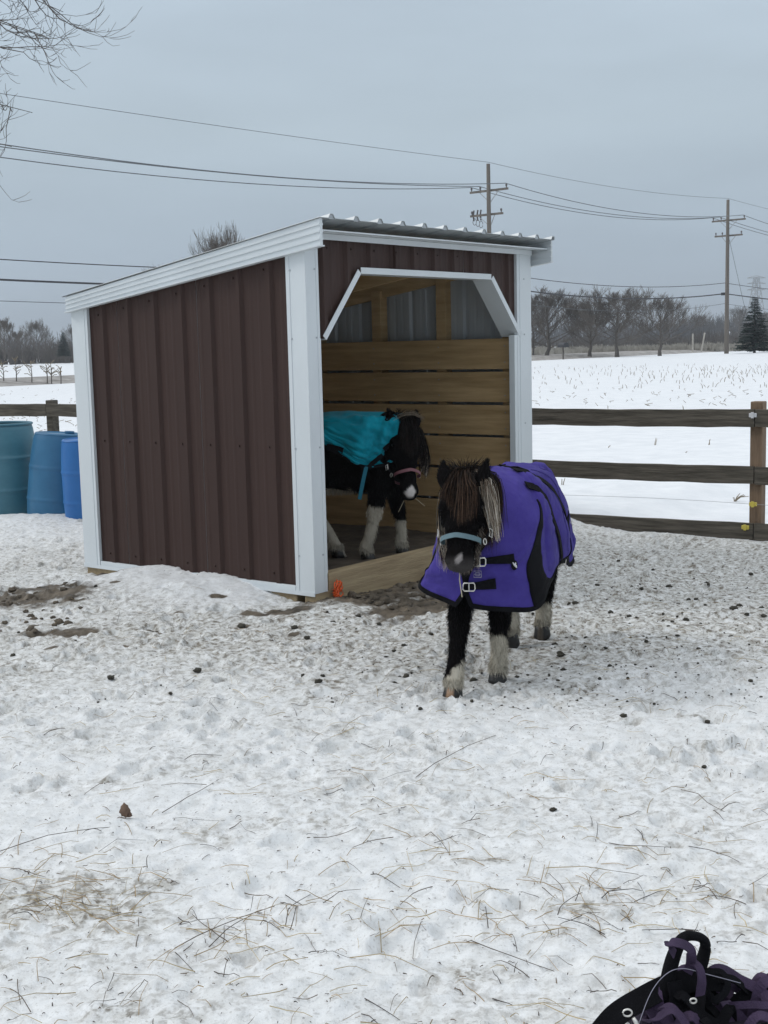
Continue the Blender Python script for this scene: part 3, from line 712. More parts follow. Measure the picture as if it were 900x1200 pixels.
# far woods, brush and grass
def brushline(name, p0, p1, n, h, w, mat_, stems=16, seed=0, rad=.05):
    rn_ = np.random.default_rng(seed); sg = Segs()
    for i in range(n):
        u = rn_.random(); b = np.array(p0)+(np.array(p1)-np.array(p0))*u; b = b+rn_.normal(0, w, 2)
        hh = h*rn_.uniform(.55, 1.05)*(.75+.4*math.sin(u*31+seed)**2)
        for s in range(stems):
            az = rn_.uniform(0, 6.28); o_ = rn_.normal(0, .25*hh*.5, 2); lean = rn_.uniform(0, .35)*hh
            P = [(b[0]+o_[0]*.5, b[1]+o_[1]*.5, 0.), (b[0]+o_[0]+lean*.3*math.cos(az), b[1]+o_[1]+lean*.3*math.sin(az), hh*.5), (b[0]+o_[0]+lean*math.cos(az), b[1]+o_[1]+lean*math.sin(az), hh*rn_.uniform(.75, 1))]
            sg.add(P, [rad, rad*.7, rad*.25])
    link(name, sg.mesh(name, mat_, 3), label={'brush': 'bare brown brush growing in a strip beyond the field', 'distant_wood': 'hazy grey wood on the horizon', 'dry_grass': 'strip of pale dry grass beyond the road'}[name], cat={'brush': 'brush', 'distant_wood': 'wood', 'dry_grass': 'grass'}[name], kind='stuff')
brushline('brush', (10, 200), (62, 205), 330, 2.6, 3., M['brush'], 12, 1, .05)
brushline('brush', (-95, 190), (-30, 215), 420, 3.8, 4., M['brush'], 14, 2, .06)
brushline('distant_wood', (-260, 430), (230, 460), 1000, 9., 10., M['far_brush'], 12, 3, .16)
brushline('distant_wood', (60, 330), (140, 345), 300, 6.5, 6., M['far_brush'], 14, 7, .10)
brushline('dry_grass', (14, 152), (52, 147), 1500, 1.0, 1.0, M['dry_grass'], 8, 4, .035)
# spruces
def spruce_meshes(seed, h=6.):
    rn_ = np.random.default_rng(seed); tr = Segs(); tr.add([(0, 0, -.2), (0, 0, h*.5), (0, 0, h*.97)], [.12, .07, .015])
    V = []; F = []; k = 0
    lev = np.linspace(.06, 1, 34)
    for u in lev:
        z = h*u; rad = h*.30*(1-u)**.85+.05
        for j in range(int(9+14*(1-u))):
            az = rn_.uniform(0, 6.28); rr = rad*rn_.uniform(.7, 1.12); dr = rn_.uniform(.12, .28)
            n_ = int(6+rr*9)
            for q in range(n_):
                f_ = (q+.5)/n_; c_ = np.array([math.cos(az)*rr*f_, math.sin(az)*rr*f_, z-dr*rr*f_+.12*rr*f_*f_])
                for side in (-1, 1, 0):
                    L = .26*rn_.uniform(.6, 1.2)*(1.2-f_*.6); a2 = az+side*rn_.uniform(.5, 1.1)
                    tip = c_+np.array([math.cos(a2)*L, math.sin(a2)*L, rn_.uniform(-.14, .06)]); wv = np.array([-math.sin(a2), math.cos(a2), rn_.uniform(-.6, .6)])*.035
                    V += [c_-wv, c_+wv, tip]; F.append((k, k+1, k+2)); k += 3
    return tr.mesh('trunk', M['bark'], 6), tri_mesh('crown', np.array(V), np.array(F), M['spruce'])
sm = spruce_meshes(5)
def spruce(px_, py_, top, Yd, label, sx=1.):
    b = DP(px_, py_, Yd); hh = (py_-top)*Yd/FPX; root = empty('spruce_tree', (b[0], b[1], b[2]), 1., label=label, cat='tree'); root.scale = (hh/6*sx, hh/6*sx, hh/6)
    link('trunk', sm[0], root); link('crown', sm[1], root)
spruce(884, 413, 350, 98, 'dense dark green spruce at the right edge beyond the field', 1.4)
spruce(75, 418, 390, 190, 'small dark spruce far off beside the left wall of the shed', 1.2)

# big tree outside the frame on the left whose twigs hang into the picture
root = empty('overhanging_tree', (-7.6, 13.0, 0), label='bare tree off to the left whose thin twigs hang into the top left corner', cat='tree')
rn_ = np.random.default_rng(11); tr = Segs(); cr_ = Segs()
tr.add([(0, 0, -.2), (.05, 0, 1.5), (.1, .05, 3.5), (.0, .1, 6.), (.1, 0, 8.5)], [.26, .2, .17, .12, .05])
def limb(p, tip, r, seed, n=8, kids=16, lv=3):
    rn2 = np.random.default_rng(seed); p = np.array(p, float); tip = np.array(tip, float); P = []
    for i in range(n):
        u = i/(n-1); q = p+(tip-p)*u; q[2] += .45*math.sin(math.pi*u)*np.linalg.norm(tip-p)*.25; q += rn2.normal(0, .035, 3)*math.sin(math.pi*u); P.append(q)
    P = np.array(P); rad = r*.6*(1-np.linspace(0, 1, n))**1.1+.003; tr.add(P, rad)
    for j in range(kids):
        u = .3+.7*(j+rn2.random())/kids; q = u*(n-1); i = min(int(q), n-2); pt = P[i]+(P[i+1]-P[i])*(q-i); d = (P[i+1]-P[i])
        nd = rot_to(d, rn2.uniform(.4, 1.2), rn2.uniform(0, 6.28)); nd[2] -= .75
        grow(rn2, cr_, pt, nd, rn2.uniform(.35, .75)*(1.25-u*.5), .006, 1, lv, up=.10, spread=1.0, kids=2, wander=.20, minr=.0028, droop=-.9)
O_ = np.array([-7.6, 13.0, 0])
for k, (px_, py_, Yd, z0, r) in enumerate(((100, 22, 12.6, 6.6, .05), (80, 5, 12.2, 7.4, .045), (78, 50, 12.9, 6.0, .04), (58, 45, 12.4, 5.6, .04), (40, -20, 12.7, 7.0, .05), (20, 60, 12.3, 5.2, .04), (38, 132, 12.8, 4.6, .03), (14, 172, 12.5, 3.9, .025), (-40, 90, 12.6, 5.0, .05), (-60, 160, 12.0, 4.2, .04))):
    limb((0, 0, z0*.78), DP(px_-(26 if k < 3 else 0), py_-(8 if k < 3 else 0), Yd)-O_, r, 40+k, kids=12 if k in (6, 7) else 18)
for k in range(8):
    az = 1.2+k*.55; limb((0, 0, 3.5+.6*k), (2.6*math.cos(az), 2.6*math.sin(az), 5.2+.55*k), .06, 70+k)
link('trunk', tr.mesh('trunk', M['bark'], 6), root); link('crown', cr_.mesh('crown', M['near_twig'], 3), root)

# ------------------------------------------------------------------ poles and wires
P1 = DP(575, 405, 81.); P2 = DP(851.5, 397, 105.); P1 = np.array([P1[0], P1[1], 0]); P2 = np.array([P2[0], P2[1], 0])
pd = (P2-P1)/np.linalg.norm(P2-P1); P0 = P1-pd*52; P3 = P2+pd*50; Pm = P0-pd*50
cross = np.array([pd[1], -pd[0], 0])
def pole_parts(root, H_, arms, seed=0):
    mb = MB(); mb.tube([(0, 0, -.5), (0, 0, H_*.5), (0, 0, H_)], [.19, .155, .12], 10); mb.obj('pole_shaft', M['pole_wood'], root, smooth=True)
    for z, half, off in arms:
        mb = MB(); mb.bar((off-half, .16, z), (off+half, .16, z), .10, .13); mb.obj('crossarm', M['pole_wood'], root)
        mb = MB()
        for s in (-1, 1): mb.bar((off+s*half*.5, .17, z-.05), (0, .14, z-.75), .03, .05, up=(0, 1, 0))
        mb.obj('arm_brace', M['steel'], root)
        for x_ in ((off-half*.92, off-half*.45, off+half*.92) if z > 9.5 else (off-half*.9, off+half*.9)):
            mb = MB(); mb.lathe([(0, z+.06), (.03, z+.06), (.03, z+.14), (.07, z+.16), (.05, z+.2), (.075, z+.23), (.04, z+.3), (0, z+.31)], 8, (np.eye(3), np.array([x_, .16, 0]))); mb.obj('insulator', M['insul'], root)
rz_ = math.atan2(cross[1], cross[0])
def zat(p, y): d = ray(0, y); return EYE+p[1]*(ray(450, y)[2]/ray(450, y)[1])
H1 = DP(574, 192, P1[1])[2]; H2 = DP(853, 234, P2[1])[2]
a1, b1 = DP(574, 223, P1[1])[2], DP(574, 251, P1[1])[2]; a2, b2 = DP(853, 258, P2[1])[2], DP(853, 276, P2[1])[2]
u1 = empty('utility_pole', P1, rz_, label='wooden utility pole rising behind the shed roof, nearer of the two', cat='utility pole', group='utility poles'); pole_parts(u1, H1, ((a1, 1.45, -.1), (b1, 1.25, -.3)))
u2 = empty('utility_pole', P2, rz_, label='wooden utility pole on the right standing in the snowy field', cat='utility pole', group='utility poles'); pole_parts(u2, H2, ((a2, 1.45, 0), (b2, 1.2, 0)))
# drop-out switches on the nearer pole
mb = MB()
for x_ in (-1.3, -1.0, -.75): mb.tube([(x_, .2, b1+.35), (x_-.1, .25, b1+.05), (x_-.05, .25, b1-.3)], .05, 6)
for q in range(3): mb.tube([(-1.3+.25*q+.14*math.cos(a), .25, b1-.35-.1*q+.2*math.sin(a)) for a in np.linspace(0, 6, 12)], .02, 4)
mb.obj('switch', M['insul'], u1)
mb = MB()
for k in range(3): mb.box((-.35-.12*k, .12, DP(851, 344, P2[1])[2]-.12), (-.27-.12*k, .3, DP(851, 344, P2[1])[2]+.1))
mb.obj('splice_box', M['cable'], u2)
mb = MB(); mb.tube([(0, .14, b2), (.1, 2.5, 4.8), (.0, 5.4, .0)], .018, 4); mb.obj('guy_wire', M['wire'], u2)
def wire(a, b, sag, r, m_, label, name='power_line', n=26):
    t = np.linspace(0, 1, n)[:, None]; P = np.array(a)+(np.array(b)-np.array(a))*t; P[:, 2] -= (4*sag*t*(1-t))[:, 0]
    mb = MB(); mb.tube(P, r, 5); mb.obj(name, M[m_], label=label, cat='wire', group='overhead wires')
def at_(p, off, z): q = p+cross*off; return (q[0], q[1], z)
segs = ((P0, P1, H1, H1, a1, a1, 'left of the nearer pole', 1.5), (P1, P2, H1, H2, a1, a2, 'between the two poles', .55), (P2, P3, H2, H2, a2, a2, 'right of the farther pole', 1.0))
for (pa, pb, ha, hb, aa, ab, wh, sg_) in segs:
    wire(at_(pa, 0, ha+.1), at_(pb, 0, hb+.1), .2 if pa is P0 else sg_*.75, .014, 'wire', f'thin topmost overhead wire {wh}')
    for off, nm, s0_ in ((-1.35, 'outer left', 1.28), (-.7, 'inner left', .93), (1.3, 'right', 1.25)):
        wire(at_(pa, off, aa+.3), at_(pb, off, ab+.3), s0_ if pa is P0 else sg_*1.25+abs(off)*.1, .024, 'wire', f'{nm} wire on the upper crossarm {wh}')
    zc0 = DP(575, 334, P1[1])[2]; zc1 = DP(851, 344, P2[1])[2]
    za = zc0 if pa is P1 else (zc0+.2 if pa is P0 else zc1); zb = zc1 if pb is P2 else (zc0 if pb is P1 else zc1-.2)
    wire(at_(pa, -.2, za), at_(pb, -.2, zb), .6, .045, 'cable', f'thick black lower cable {wh}')
    wire(at_(pa, -.2, za+.85), at_(pb, -.2, zb+.85), .6, .024, 'cable', f'thinner black cable just above the thick one {wh}')
    wire(at_(pa, -.25, za-.8), at_(pb, -.25, zb-.8), .7, .016, 'wire', f'thin lowest cable {wh}')
p0 = empty('utility_pole', P0, rz_, label='wooden utility pole carrying the wires beyond the left picture edge', cat='utility pole', group='utility poles')
for ch in u2.children:
    if not ch.name.startswith(('splice', 'guy')): copy_tree(ch, p0)
# lattice tower far right
T0 = DP(885.5, 398, 520.); root = empty('lattice_tower', (T0[0], T0[1], 0), .3, label='far off steel lattice power tower showing above the spruce', cat='tower')
th = DP(885.5, 325, 520)[2]; lv = np.linspace(0, 1, 9); hw = lambda u: 3.0*(1-u)**1.1+.75
for sx_, sy_ in ((1, 1), (-1, 1), (-1, -1), (1, -1)):
    mb = MB(); mb.tube([(sx_*hw(u), sy_*hw(u), th*u) for u in lv], .16, 4); mb.obj('leg', M['steel'], root)
mb = MB()
for i in range(8):
    a, b = hw(lv[i]), hw(lv[i+1]); z0, z1 = th*lv[i], th*lv[i+1]
    for (p_, q_) in (((-1, -1), (1, -1)), ((1, -1), (1, 1)), ((1, 1), (-1, 1)), ((-1, 1), (-1, -1))):
        mb.tube([(p_[0]*a, p_[1]*a, z0), (q_[0]*b, q_[1]*b, z1)], .09, 3); mb.tube([(q_[0]*a, q_[1]*a, z0), (p_[0]*b, p_[1]*b, z1)], .09, 3); mb.tube([(p_[0]*b, p_[1]*b, z1), (q_[0]*b, q_[1]*b, z1)], .09, 3)
mb.obj('bracing', M['steel'], root, kind='stuff')
for u in (.80, .9, .99):
    mb = MB(); mb.tube([(-4.2, 0, th*u), (0, 0, th*u+.9), (4.2, 0, th*u)], .12, 4); mb.tube([(-4.2, 0, th*u), (4.2, 0, th*u)], .12, 4); mb.obj('crossarm', M['steel'], root)
# low far building
b0 = DP(847, 401, 400); root = empty('far_building', (b0[0], b0[1], 0), .2, label='low white-roofed building on the horizon by the right utility pole', cat='building')
MB().box((-7, -4, 0), (7, 4, 1.6)).obj('wall', M['barn_wall'], root)
MB().add([(-7.4, -4.4, 1.6), (7.4, -4.4, 1.6), (7.4, 4.4, 1.6), (-7.4, 4.4, 1.6), (-7.4, 0, 3.2), (7.4, 0, 3.2)], [(0, 1, 5, 4), (2, 3, 4, 5), (0, 4, 3), (1, 2, 5), (0, 3, 2, 1)]).obj('roof', M['shingle'], root)
for x_ in (-4, 0, 4): MB().box((x_-.6, -4.05, .4), (x_+.6, -3.99, 1.3)).obj('window', M['cable'], root)
# mailbox beyond the field
b0 = DP(660, 422, 112); root = empty('mailbox', (b0[0], b0[1], 0), .5, label='dark mailbox on a post in front of the far row of trees', cat='mailbox')
MB().box((-.05, -.05, -.1), (.05, .05, 1.0)).obj('post', M['bark'], root)
mb = MB(); V = []
for y_ in (-.45, .45): V.append([(-.28, y_, 1.0), (-.28, y_, 1.22), (-.2, y_, 1.36), (0, y_, 1.42), (.2, y_, 1.36), (.28, y_, 1.22), (.28, y_, 1.0)])
mb.grid(np.array(V)); mb.f += [(0, 1, 2, 3, 4, 5, 6), (13, 12, 11, 10, 9, 8, 7), (0, 6, 13, 7)]; mb.m += [0, 0, 0]; mb.obj('box', M['cable'], root)
# young saplings at the left
for i, (px_, py_, tp) in enumerate(((4, 446, 424), (19, 446, 420), (37, 446, 424), (60, 444, 421), (71, 444, 428), (55, 445, 425))):
    b = DP(px_, py_, 66.); rn_ = np.random.default_rng(100+i); root = empty('young_sapling', (b[0], b[1], 0.), label=['sapling at the left picture edge in front of the road', 'tallest leafy sapling left of the small group by the road', 'thin sapling midway between two leafy ones by the road', 'right-hand tall sapling near the shed by the road', 'short sapling nearest to the shed wall by the road', 'thin sapling close beside the tall right-hand one'][i], cat='sapling', group='young saplings by the road')
    h = (py_-tp)*66/FPX+.1; s1 = Segs(); s2 = Segs(); s1.add([(0, 0, -.1), (.03, 0, h*.5), (.0, .05, h)], [.035, .025, .01])
    for j in range(12):
        u = rn_.uniform(.3, 1); az = rn_.uniform(0, 6.28); L = rn_.uniform(.15, .4)
        s2.add([(0, 0, h*u), (L*.5*math.cos(az), L*.5*math.sin(az), h*u+.12), (L*math.cos(az), L*math.sin(az), h*u+rn_.uniform(.05, .3))], [.016, .02, .02])
    link('stem', s1.mesh('stem', M['bark'], 5), root); link('twigs', s2.mesh('twigs', M['stalk'], 3), root)
# broken stakes near the far pole
for i, (px_, py_, tx, ty) in enumerate(((812, 402, 807, 391), (822, 402, 826, 390))):
    a = DP(px_, py_+4, 140); b = DP(tx, ty, 140) if i else DP(812, 391, 140); a[2] = 0
    mb = MB(); mb.tube([a, b], .09, 5); mb.obj('wooden_stake', M['dry_grass'], label=['pale leaning stake left of the other by the far road', 'pale leaning stake nearer the right utility pole'][i], cat='stake', group='leaning stakes')
# corn stubble sticking out of the field
sg = Segs(); rn_ = np.random.default_rng(33)
for rowk in range(7):
    for j in range(90):
        px_ = rn_.uniform(622, 905); py_ = [431, 433.5, 436.5, 440, 444, 449, 455][rowk]-.02*(px_-640)*.6+rn_.normal(0, 1.0)
        if rn_.random() > (.35+.6*min(1, max(0, (px_-690)/150)))*[.5, .5, .9, .9, .8, .5, .3][rowk]: continue
        b = G(px_, py_); h = rn_.uniform(.04, .15); az = rn_.uniform(0, 6.28); ln = rn_.uniform(0, .12)
        sg.add([(b[0], b[1], -.03), (b[0]+ln*.4*math.cos(az), b[1]+ln*.4*math.sin(az), h*.55), (b[0]+ln*math.cos(az), b[1]+ln*math.sin(az), h)], [.011, .010, .006])
for j in range(60):
    b = G(rn_.uniform(622, 900), rn_.uniform(455, 475)); h = rn_.uniform(.02, .06); sg.add([(b[0], b[1], -.02), (b[0]+.05*rn_.normal(), b[1], h*.5), (b[0]+.06*rn_.normal(), b[1]+.05, h)], [.007]*3)
for j in range(110):
    b = G(rn_.uniform(-60, 90), rn_.uniform(453, 520)); h = rn_.uniform(.02, .07); sg.add([(b[0], b[1], -.02), (b[0]+.05*rn_.normal(), b[1], h*.5), (b[0]+.06*rn_.normal(), b[1]+.05, h)], [.007]*3)
link('corn_stubble', sg.mesh('corn_stubble', M['stalk'], 3), label='rows of broken corn stubble poking through the snowy field', cat='stubble', kind='stuff')
wl = ['taller broken stalk between the top and middle rails near the shed', 'broken stalk between the top and middle rails nearer the post', 'stub under the middle rail beside the purple blanket', 'short stub just above the top rail near the shed', 'short stub above the middle of the top rail', 'small tuft of stalks beside the right fence post', 'flat scrap of stalk left of the tall broken stalk', 'flat scrap on the snow below the top rail, middle']
for i, (px_, py_, h, lean) in enumerate(((767, 521, .12, .2), (830, 521, .09, .1), (660, 565, .08, .1), (713, 478, .10, -.1), (801, 478, .10, -.3), (858, 585, .07, 1.2), (712, 524, .03, 1.5), (804, 530, .02, 1.8))):
    b = G(px_, py_, -.07); g0 = gz(b[0], b[1]); rn_ = np.random.default_rng(200+i); mb = MB()
    for q in range(5 if i == 5 else 2):
        l2 = lean+rn_.normal(0, .15 if i != 5 else .8); o_ = rn_.normal(0, .012, 2)
        mb.tube([(o_[0], o_[1], -.03), (o_[0]+l2*h*.5, o_[1], h*.5), (o_[0]+l2*h, o_[1]+.01, h*(1-.3*q/2))], [.006, .005, .003], 4)
    mb.obj('broken_stalk', M['stalk'], label=wl[i], cat='stalk', group='stalks in the field near the fence').location = (b[0], b[1], g0)

# ------------------------------------------------------------------ straw, droppings, leaf, twine
rn_ = np.random.default_rng(5)
V = []; F = []; C = []; k = 0
def strand(p, az, L, w, col, lift, curve):
    global k
    curve *= min(1, L/.06)*.7
    n_ = 6; az2 = az; q = np.array(p[:2], float); pts = []
    for i in range(n_):
        z = gz(q[0], q[1])+.004+lift*math.sin(math.pi*i/(n_-1)); pts.append((q[0], q[1], z)); q = q+np.array([math.cos(az2), math.sin(az2)])*L/(n_-1); az2 += curve
    pts = np.array(pts); zs = pts[:, 2].copy(); pts[1:-1, 2] = np.maximum(zs[1:-1], (zs[:-2]+zs[2:])/2)
    d = np.array([-math.sin(az), math.cos(az), 0])*w/2
    for i in range(n_):
        t_ = 1-.5*i/n_; V.extend([pts[i]-d*t_, pts[i]+d*t_, pts[i]+np.array([0, 0, w*.8*t_])]); C.extend([col]*3)
    for i in range(n_-1):
        a = k+3*i
        for u, v in ((0, 1), (1, 2), (2, 0)): F.append((a+u, a+v, a+3+v, a+3+u))
    k += 3*n_
tan = [(.40, .31, .17), (.50, .41, .25), (.31, .23, .13), (.38, .27, .15)]; drk = [(.07, .05, .035), (.11, .08, .055), (.05, .04, .035)]
clumps = [(75, 1065, .10, 46), (140, 1075, .10, 26), (300, 1090, .10, 22), (590, 1085, .14, 44), (690, 1072, .10, 34), (520, 1005, .10, 18), (340, 1110, .14, 26), (830, 1075, .08, 14), (270, 1120, .12, 18), (120, 1180, .15, 18), (440, 905, .12, 10), (430, 820, .12, 14), (740, 1010, .1, 8), (30, 1020, .08, 16), (740, 1075, .1, 12)]
for a, b, sp2, n_ in clumps:
    c_ = G(a, b); base = rn_.uniform(0, 3.14)
    for _ in range(n_):
        L = rn_.uniform(.04, .16); col = tan[rn_.integers(4)] if rn_.random() < .82 else drk[rn_.integers(3)]
        strand(c_[:2]+rn_.normal(0, sp2*.95, 2)*np.array([1, 1.3]), base+rn_.normal(0, .8), L, rn_.uniform(.0014, .0030), np.array(col)*rn_.uniform(.8, 1.2), rn_.uniform(0, .008), rn_.normal(0, .07))
for _ in range(700):
    u = rn_.random(); yy = 2.6+5.2*u**1.5; xx = rn_.uniform(-.36, .36)*yy; L = rn_.gamma(3, .022)+.015; col = tan[rn_.integers(4)] if rn_.random() < .68 else drk[rn_.integers(3)]
    strand((xx, yy), rn_.uniform(0, 6.28), min(L, .26), rn_.uniform(.0014, .0032), np.array(col)*rn_.uniform(.8, 1.2), rn_.uniform(0, .010), rn_.normal(0, .08))
for _ in range(1900):
    u = rn_.random(); yy = 2.6+6.5*u**1.2; xx = rn_.uniform(-.36, .36)*yy; strand((xx, yy), rn_.uniform(0, 6.28), rn_.gamma(2, .0035)+.003, rn_.uniform(.0012, .0038), np.array(drk[rn_.integers(3)])*rn_.uniform(.8, 2.4), .001, .02)
for (a, b, c2, d2, col) in ((0, 1000, 138, 970, drk[0]), (640, 1022, 716, 1025, tan[0]), (798, 925, 850, 952, drk[1]), (498, 973, 535, 1001, drk[1]), (532, 1103, 640, 1146, drk[0]), (450, 1035, 500, 1012, tan[1]), (190, 955, 262, 918, drk[0]), (245, 1115, 295, 1076, drk[0]), (870, 1108, 900, 1116, drk[0]), (720, 995, 770, 1000, tan[2]), (488, 912, 586, 862, drk[1]), (410, 1130, 500, 1145, tan[0]), (555, 1048, 600, 1050, tan[1]), (205, 1120, 330, 1060, drk[1]), (400, 850, 440, 838, tan[2]), (360, 990, 420, 978, drk[1])):
    p_, q_ = G(a, b), G(c2, d2); dv = q_-p_; strand(p_[:2], math.atan2(dv[1], dv[0]), np.linalg.norm(dv[:2]), .0028, np.array(col), .006, rn_.normal(0, .05))
link('scattered_hay', tri_mesh('scattered_hay', np.array(V), np.array(F), M['straw'], np.array(C)), label='loose straw and hay stems scattered over the trampled snow', cat='hay', kind='stuff')

def clod_mesh(seed, r=.02):
    rn2 = np.random.default_rng(seed); th_ = np.linspace(0, math.pi, 7); ph = np.linspace(0, 2*math.pi, 9)[:-1]; V = []
    f_ = rn2.uniform(.75, 1.25, (7, 8)); f_[0] = f_[0].mean(); f_[-1] = f_[-1].mean()
    V = np.array([[(r*f_[i, j]*math.sin(t_)*math.cos(p_)*1.2, r*f_[i, j]*math.sin(t_)*math.sin(p_), r*f_[i, j]*math.cos(t_)*.75) for i, t_ in enumerate(th_)] for j, p_ in enumerate(ph)])
    return MB().grid(V, closed_u=True).mesh('frozen_dropping', M['clod'], True)
cm = [clod_mesh(s) for s in range(6)]
spots = [(266, 797, 1.0), (228, 832, 1.3), (283, 735, 1.4), (232, 789, 1.1), (373, 800, 1.1), (378, 793, .7), (462, 800, .7), (555, 797, 1.1), (730, 840, .9), (829, 849, .7), (674, 708, 1.1), (657, 768, 1.3), (784, 687, 1.2), (804, 727, 1.0), (816, 706, .8), (860, 714, 1.4), (866, 707, 1.0), (878, 712, .9), (893, 712, 1.0), (895, 722, 1.0), (875, 720, .9), (740, 688, .8), (752, 689, .8), (807, 706, .7), (828, 682, .8), (880, 672, .9), (737, 723, .9), (788, 730, .7), (700, 684, .9), (650, 755, .8), (476, 793, .9), (700, 683, .7), (462, 765, .7), (473, 757, .8), (360, 748, 1.0), (390, 730, 1.0), (420, 720, .9), (345, 733, 1.2), (505, 741, .8), (444, 735, .7), (130, 797, 1.0), (453, 700, 1.1), (472, 705, .8), (680, 660, .8), (725, 655, .8), (765, 668, .7), (840, 660, .7), (660, 785, .7), (648, 950, .7), (825, 900, .6), (880, 795, .6), (710, 760, .6), (590, 778, .7), (620, 800, .6), (15, 768, .8), (200, 815, .6)]
named = {0: 'dark dropping in the snow left of centre, uphill of the roundest one', 1: 'large round dark dropping alone in the snow below the long brown wall', 2: 'brown dropping close below the snow mound beside the shed', 4: 'dark dropping to the left of the pony, larger of a close pair', 5: 'small dark dropping beside the larger one left of the pony', 7: 'dropping lying just behind the front hoof of the walking pony', 8: 'lone dark dropping in the clean snow right of the pony', 9: 'small lone dropping in the snow at right, below the worn patch', 11: 'dropping right behind the hind hooves of the walking pony', 46: 'lone dark dropping in the open snow at far left', 54: 'tiny dropping alone in the right foreground snow', 55: 'small dropping near the right edge, below the scattered cluster', 61: 'small dropping at the left picture edge below the mud'}
def zone(a, b):
    if a > 845: return ('dark dropping in the tight cluster at the right edge of the paddock', 'cluster of droppings at the right edge')
    if a > 640: return ('dark dropping on the worn snow between the pony and the fence', 'droppings between the pony and the fence')
    if a > 540: return ('dropping lying near the hooves of the walking pony', 'droppings near the hooves of the pony')
    if a > 400: return ('dark dropping on the dirty snow in front of the shed opening', 'droppings before the shed opening')
    return ('dark dropping on the trampled snow below the long brown wall', 'droppings below the long wall')
for i, (a, b, s) in enumerate(spots):
    p_ = G(a, b); z = gz(p_[0], p_[1]); p_ = G(a, b, z); lb, gr = zone(a, b)
    o = link('frozen_dropping', cm[i % 6], label=named.get(i, lb), cat='dropping', group=gr)
    o.location = (p_[0], p_[1], gz(p_[0], p_[1])+.005*s); o.scale = (s*.82, s*.82, s*.72); o.rotation_euler = (random.uniform(-.4, .4), 0, random.uniform(0, 6))
rn_ = np.random.default_rng(77)
def crumbs(name, pts, m_, **k):
    base = []
    for me in cm:
        v = np.zeros(len(me.vertices)*3, np.float32); me.vertices.foreach_get('co', v); base.append((v.reshape(-1, 3), np.array([tuple(p.vertices) for p in me.polygons])))
    Vs = []; Fs = []; k0 = 0
    for i, (x, y, z, s) in enumerate(pts):
        v, f = base[i % 6]; a = rn_.uniform(0, 6.28); c_, s_ = math.cos(a), math.sin(a); w = v*s*rn_.uniform(.7, 1.3, 3)
        Vs.append(np.stack([w[:, 0]*c_-w[:, 1]*s_+x, w[:, 0]*s_+w[:, 1]*c_+y, w[:, 2]+z], 1)); Fs.append(f+k0); k0 += len(v)
    link(name, tri_mesh(name, np.concatenate(Vs), np.concatenate(Fs), m_, smooth=True), kind='stuff', **k)
pts = []
for i in range(1100):
    a = rn_.choice([rn_.uniform(640, 900), rn_.uniform(380, 640), rn_.uniform(0, 900)], p=[.5, .3, .2]); b = rn_.uniform(645, 830)
    p_ = G(a, b); sx_ = (p_[0]-SA[0])*SX[0]+(p_[1]-SA[1])*SX[1]; sy_ = (p_[0]-SA[0])*SD[0]+(p_[1]-SA[1])*SD[1]
    if -.5 < sx_ < SW+.1 and -.05 < sy_ < SDEP+.3: continue
    q = rn_.gamma(1.6, .075)+.06; pts.append((p_[0], p_[1], gz(p_[0], p_[1])+.002*q, min(q, .6)))
crumbs('dark_crumbs', pts, M['clod'], label='small dark crumbs of dirt strewn over the worn snow of the paddock', cat='crumbs')
pts = []
for i in range(130):
    t_ = rn_.uniform(.15, 2.1); s_ = -rn_.uniform(.02, .5)*(1-.15*t_/2); p_ = SA+SX*t_+SD*s_; q = rn_.gamma(3, .35)*.8+.3; pts.append((p_[0], p_[1], gz(*p_)+.002, min(q, 2.4)))
for i in range(50):
    p_ = G(rn_.uniform(-5, 95), rn_.uniform(690, 745)); q = rn_.gamma(3, .3)*.7+.2; pts.append((p_[0], p_[1], gz(p_[0], p_[1]), min(q, 2.)))
crumbs('mud_lumps', pts, M['mudlump'], label='lumps of brown frozen mud before the threshold and left of the shed', cat='mud')
# dry leaf
p_ = G(148, 965); root = empty('dry_leaf', (p_[0], p_[1], gz(p_[0], p_[1])+.003), .4, label='curled brown dry leaf upright in the snow at left', cat='leaf')
mb = MB(); u_, v_ = np.meshgrid(np.linspace(0, 1, 9), np.linspace(-1, 1, 7), indexing='ij'); w_ = .018*np.sin(math.pi*u_**.8)*(1+.15*np.sin(u_*19))
mb.grid(np.stack([w_*v_, .010*v_**2+.012*u_, .048*u_], -1)); mb.obj('blade', M['leaf'], root, smooth=True)
mb = MB(); mb.grid(np.stack([w_*v_*.9-.012+.035*u_, .012*v_+.01, .004+.006*v_**2+.006*np.sin(u_*6)], -1)); mb.tube([(0, 0, 0), (-.02, .004, .006), (-.04, .0, .003)], .0012, 4); mb.obj('curled_blade', M['leaf'], root, smooth=True)
# orange twine at the shed corner
o0 = SA+SX*.17+SD*(-.035); rn_ = np.random.default_rng(2); mb = MB()
for q in range(6):
    P = []; a0 = rn_.uniform(0, 6.28)
    for i in range(16):
        a = a0+i*.75; P.append((.036*math.cos(a)*rn_.uniform(.5, 1.15), .012*math.sin(a*1.7), .09+.05*math.sin(a+q)*rn_.uniform(.6, 1.1)-.012*q))
    mb.tube(P, .0045, 5)
mb.tube([(0, 0, .05), (-.01, -.02, .01), (.01, -.03, -.02)], .004, 5)
o = mb.obj('twine_knot', M['orange'], smooth=True, label='bright orange baling twine knotted at the shed corner by the threshold', cat='twine'); o.location = (o0[0], o0[1], .0); o.rotation_euler = (0, 0, YAW)

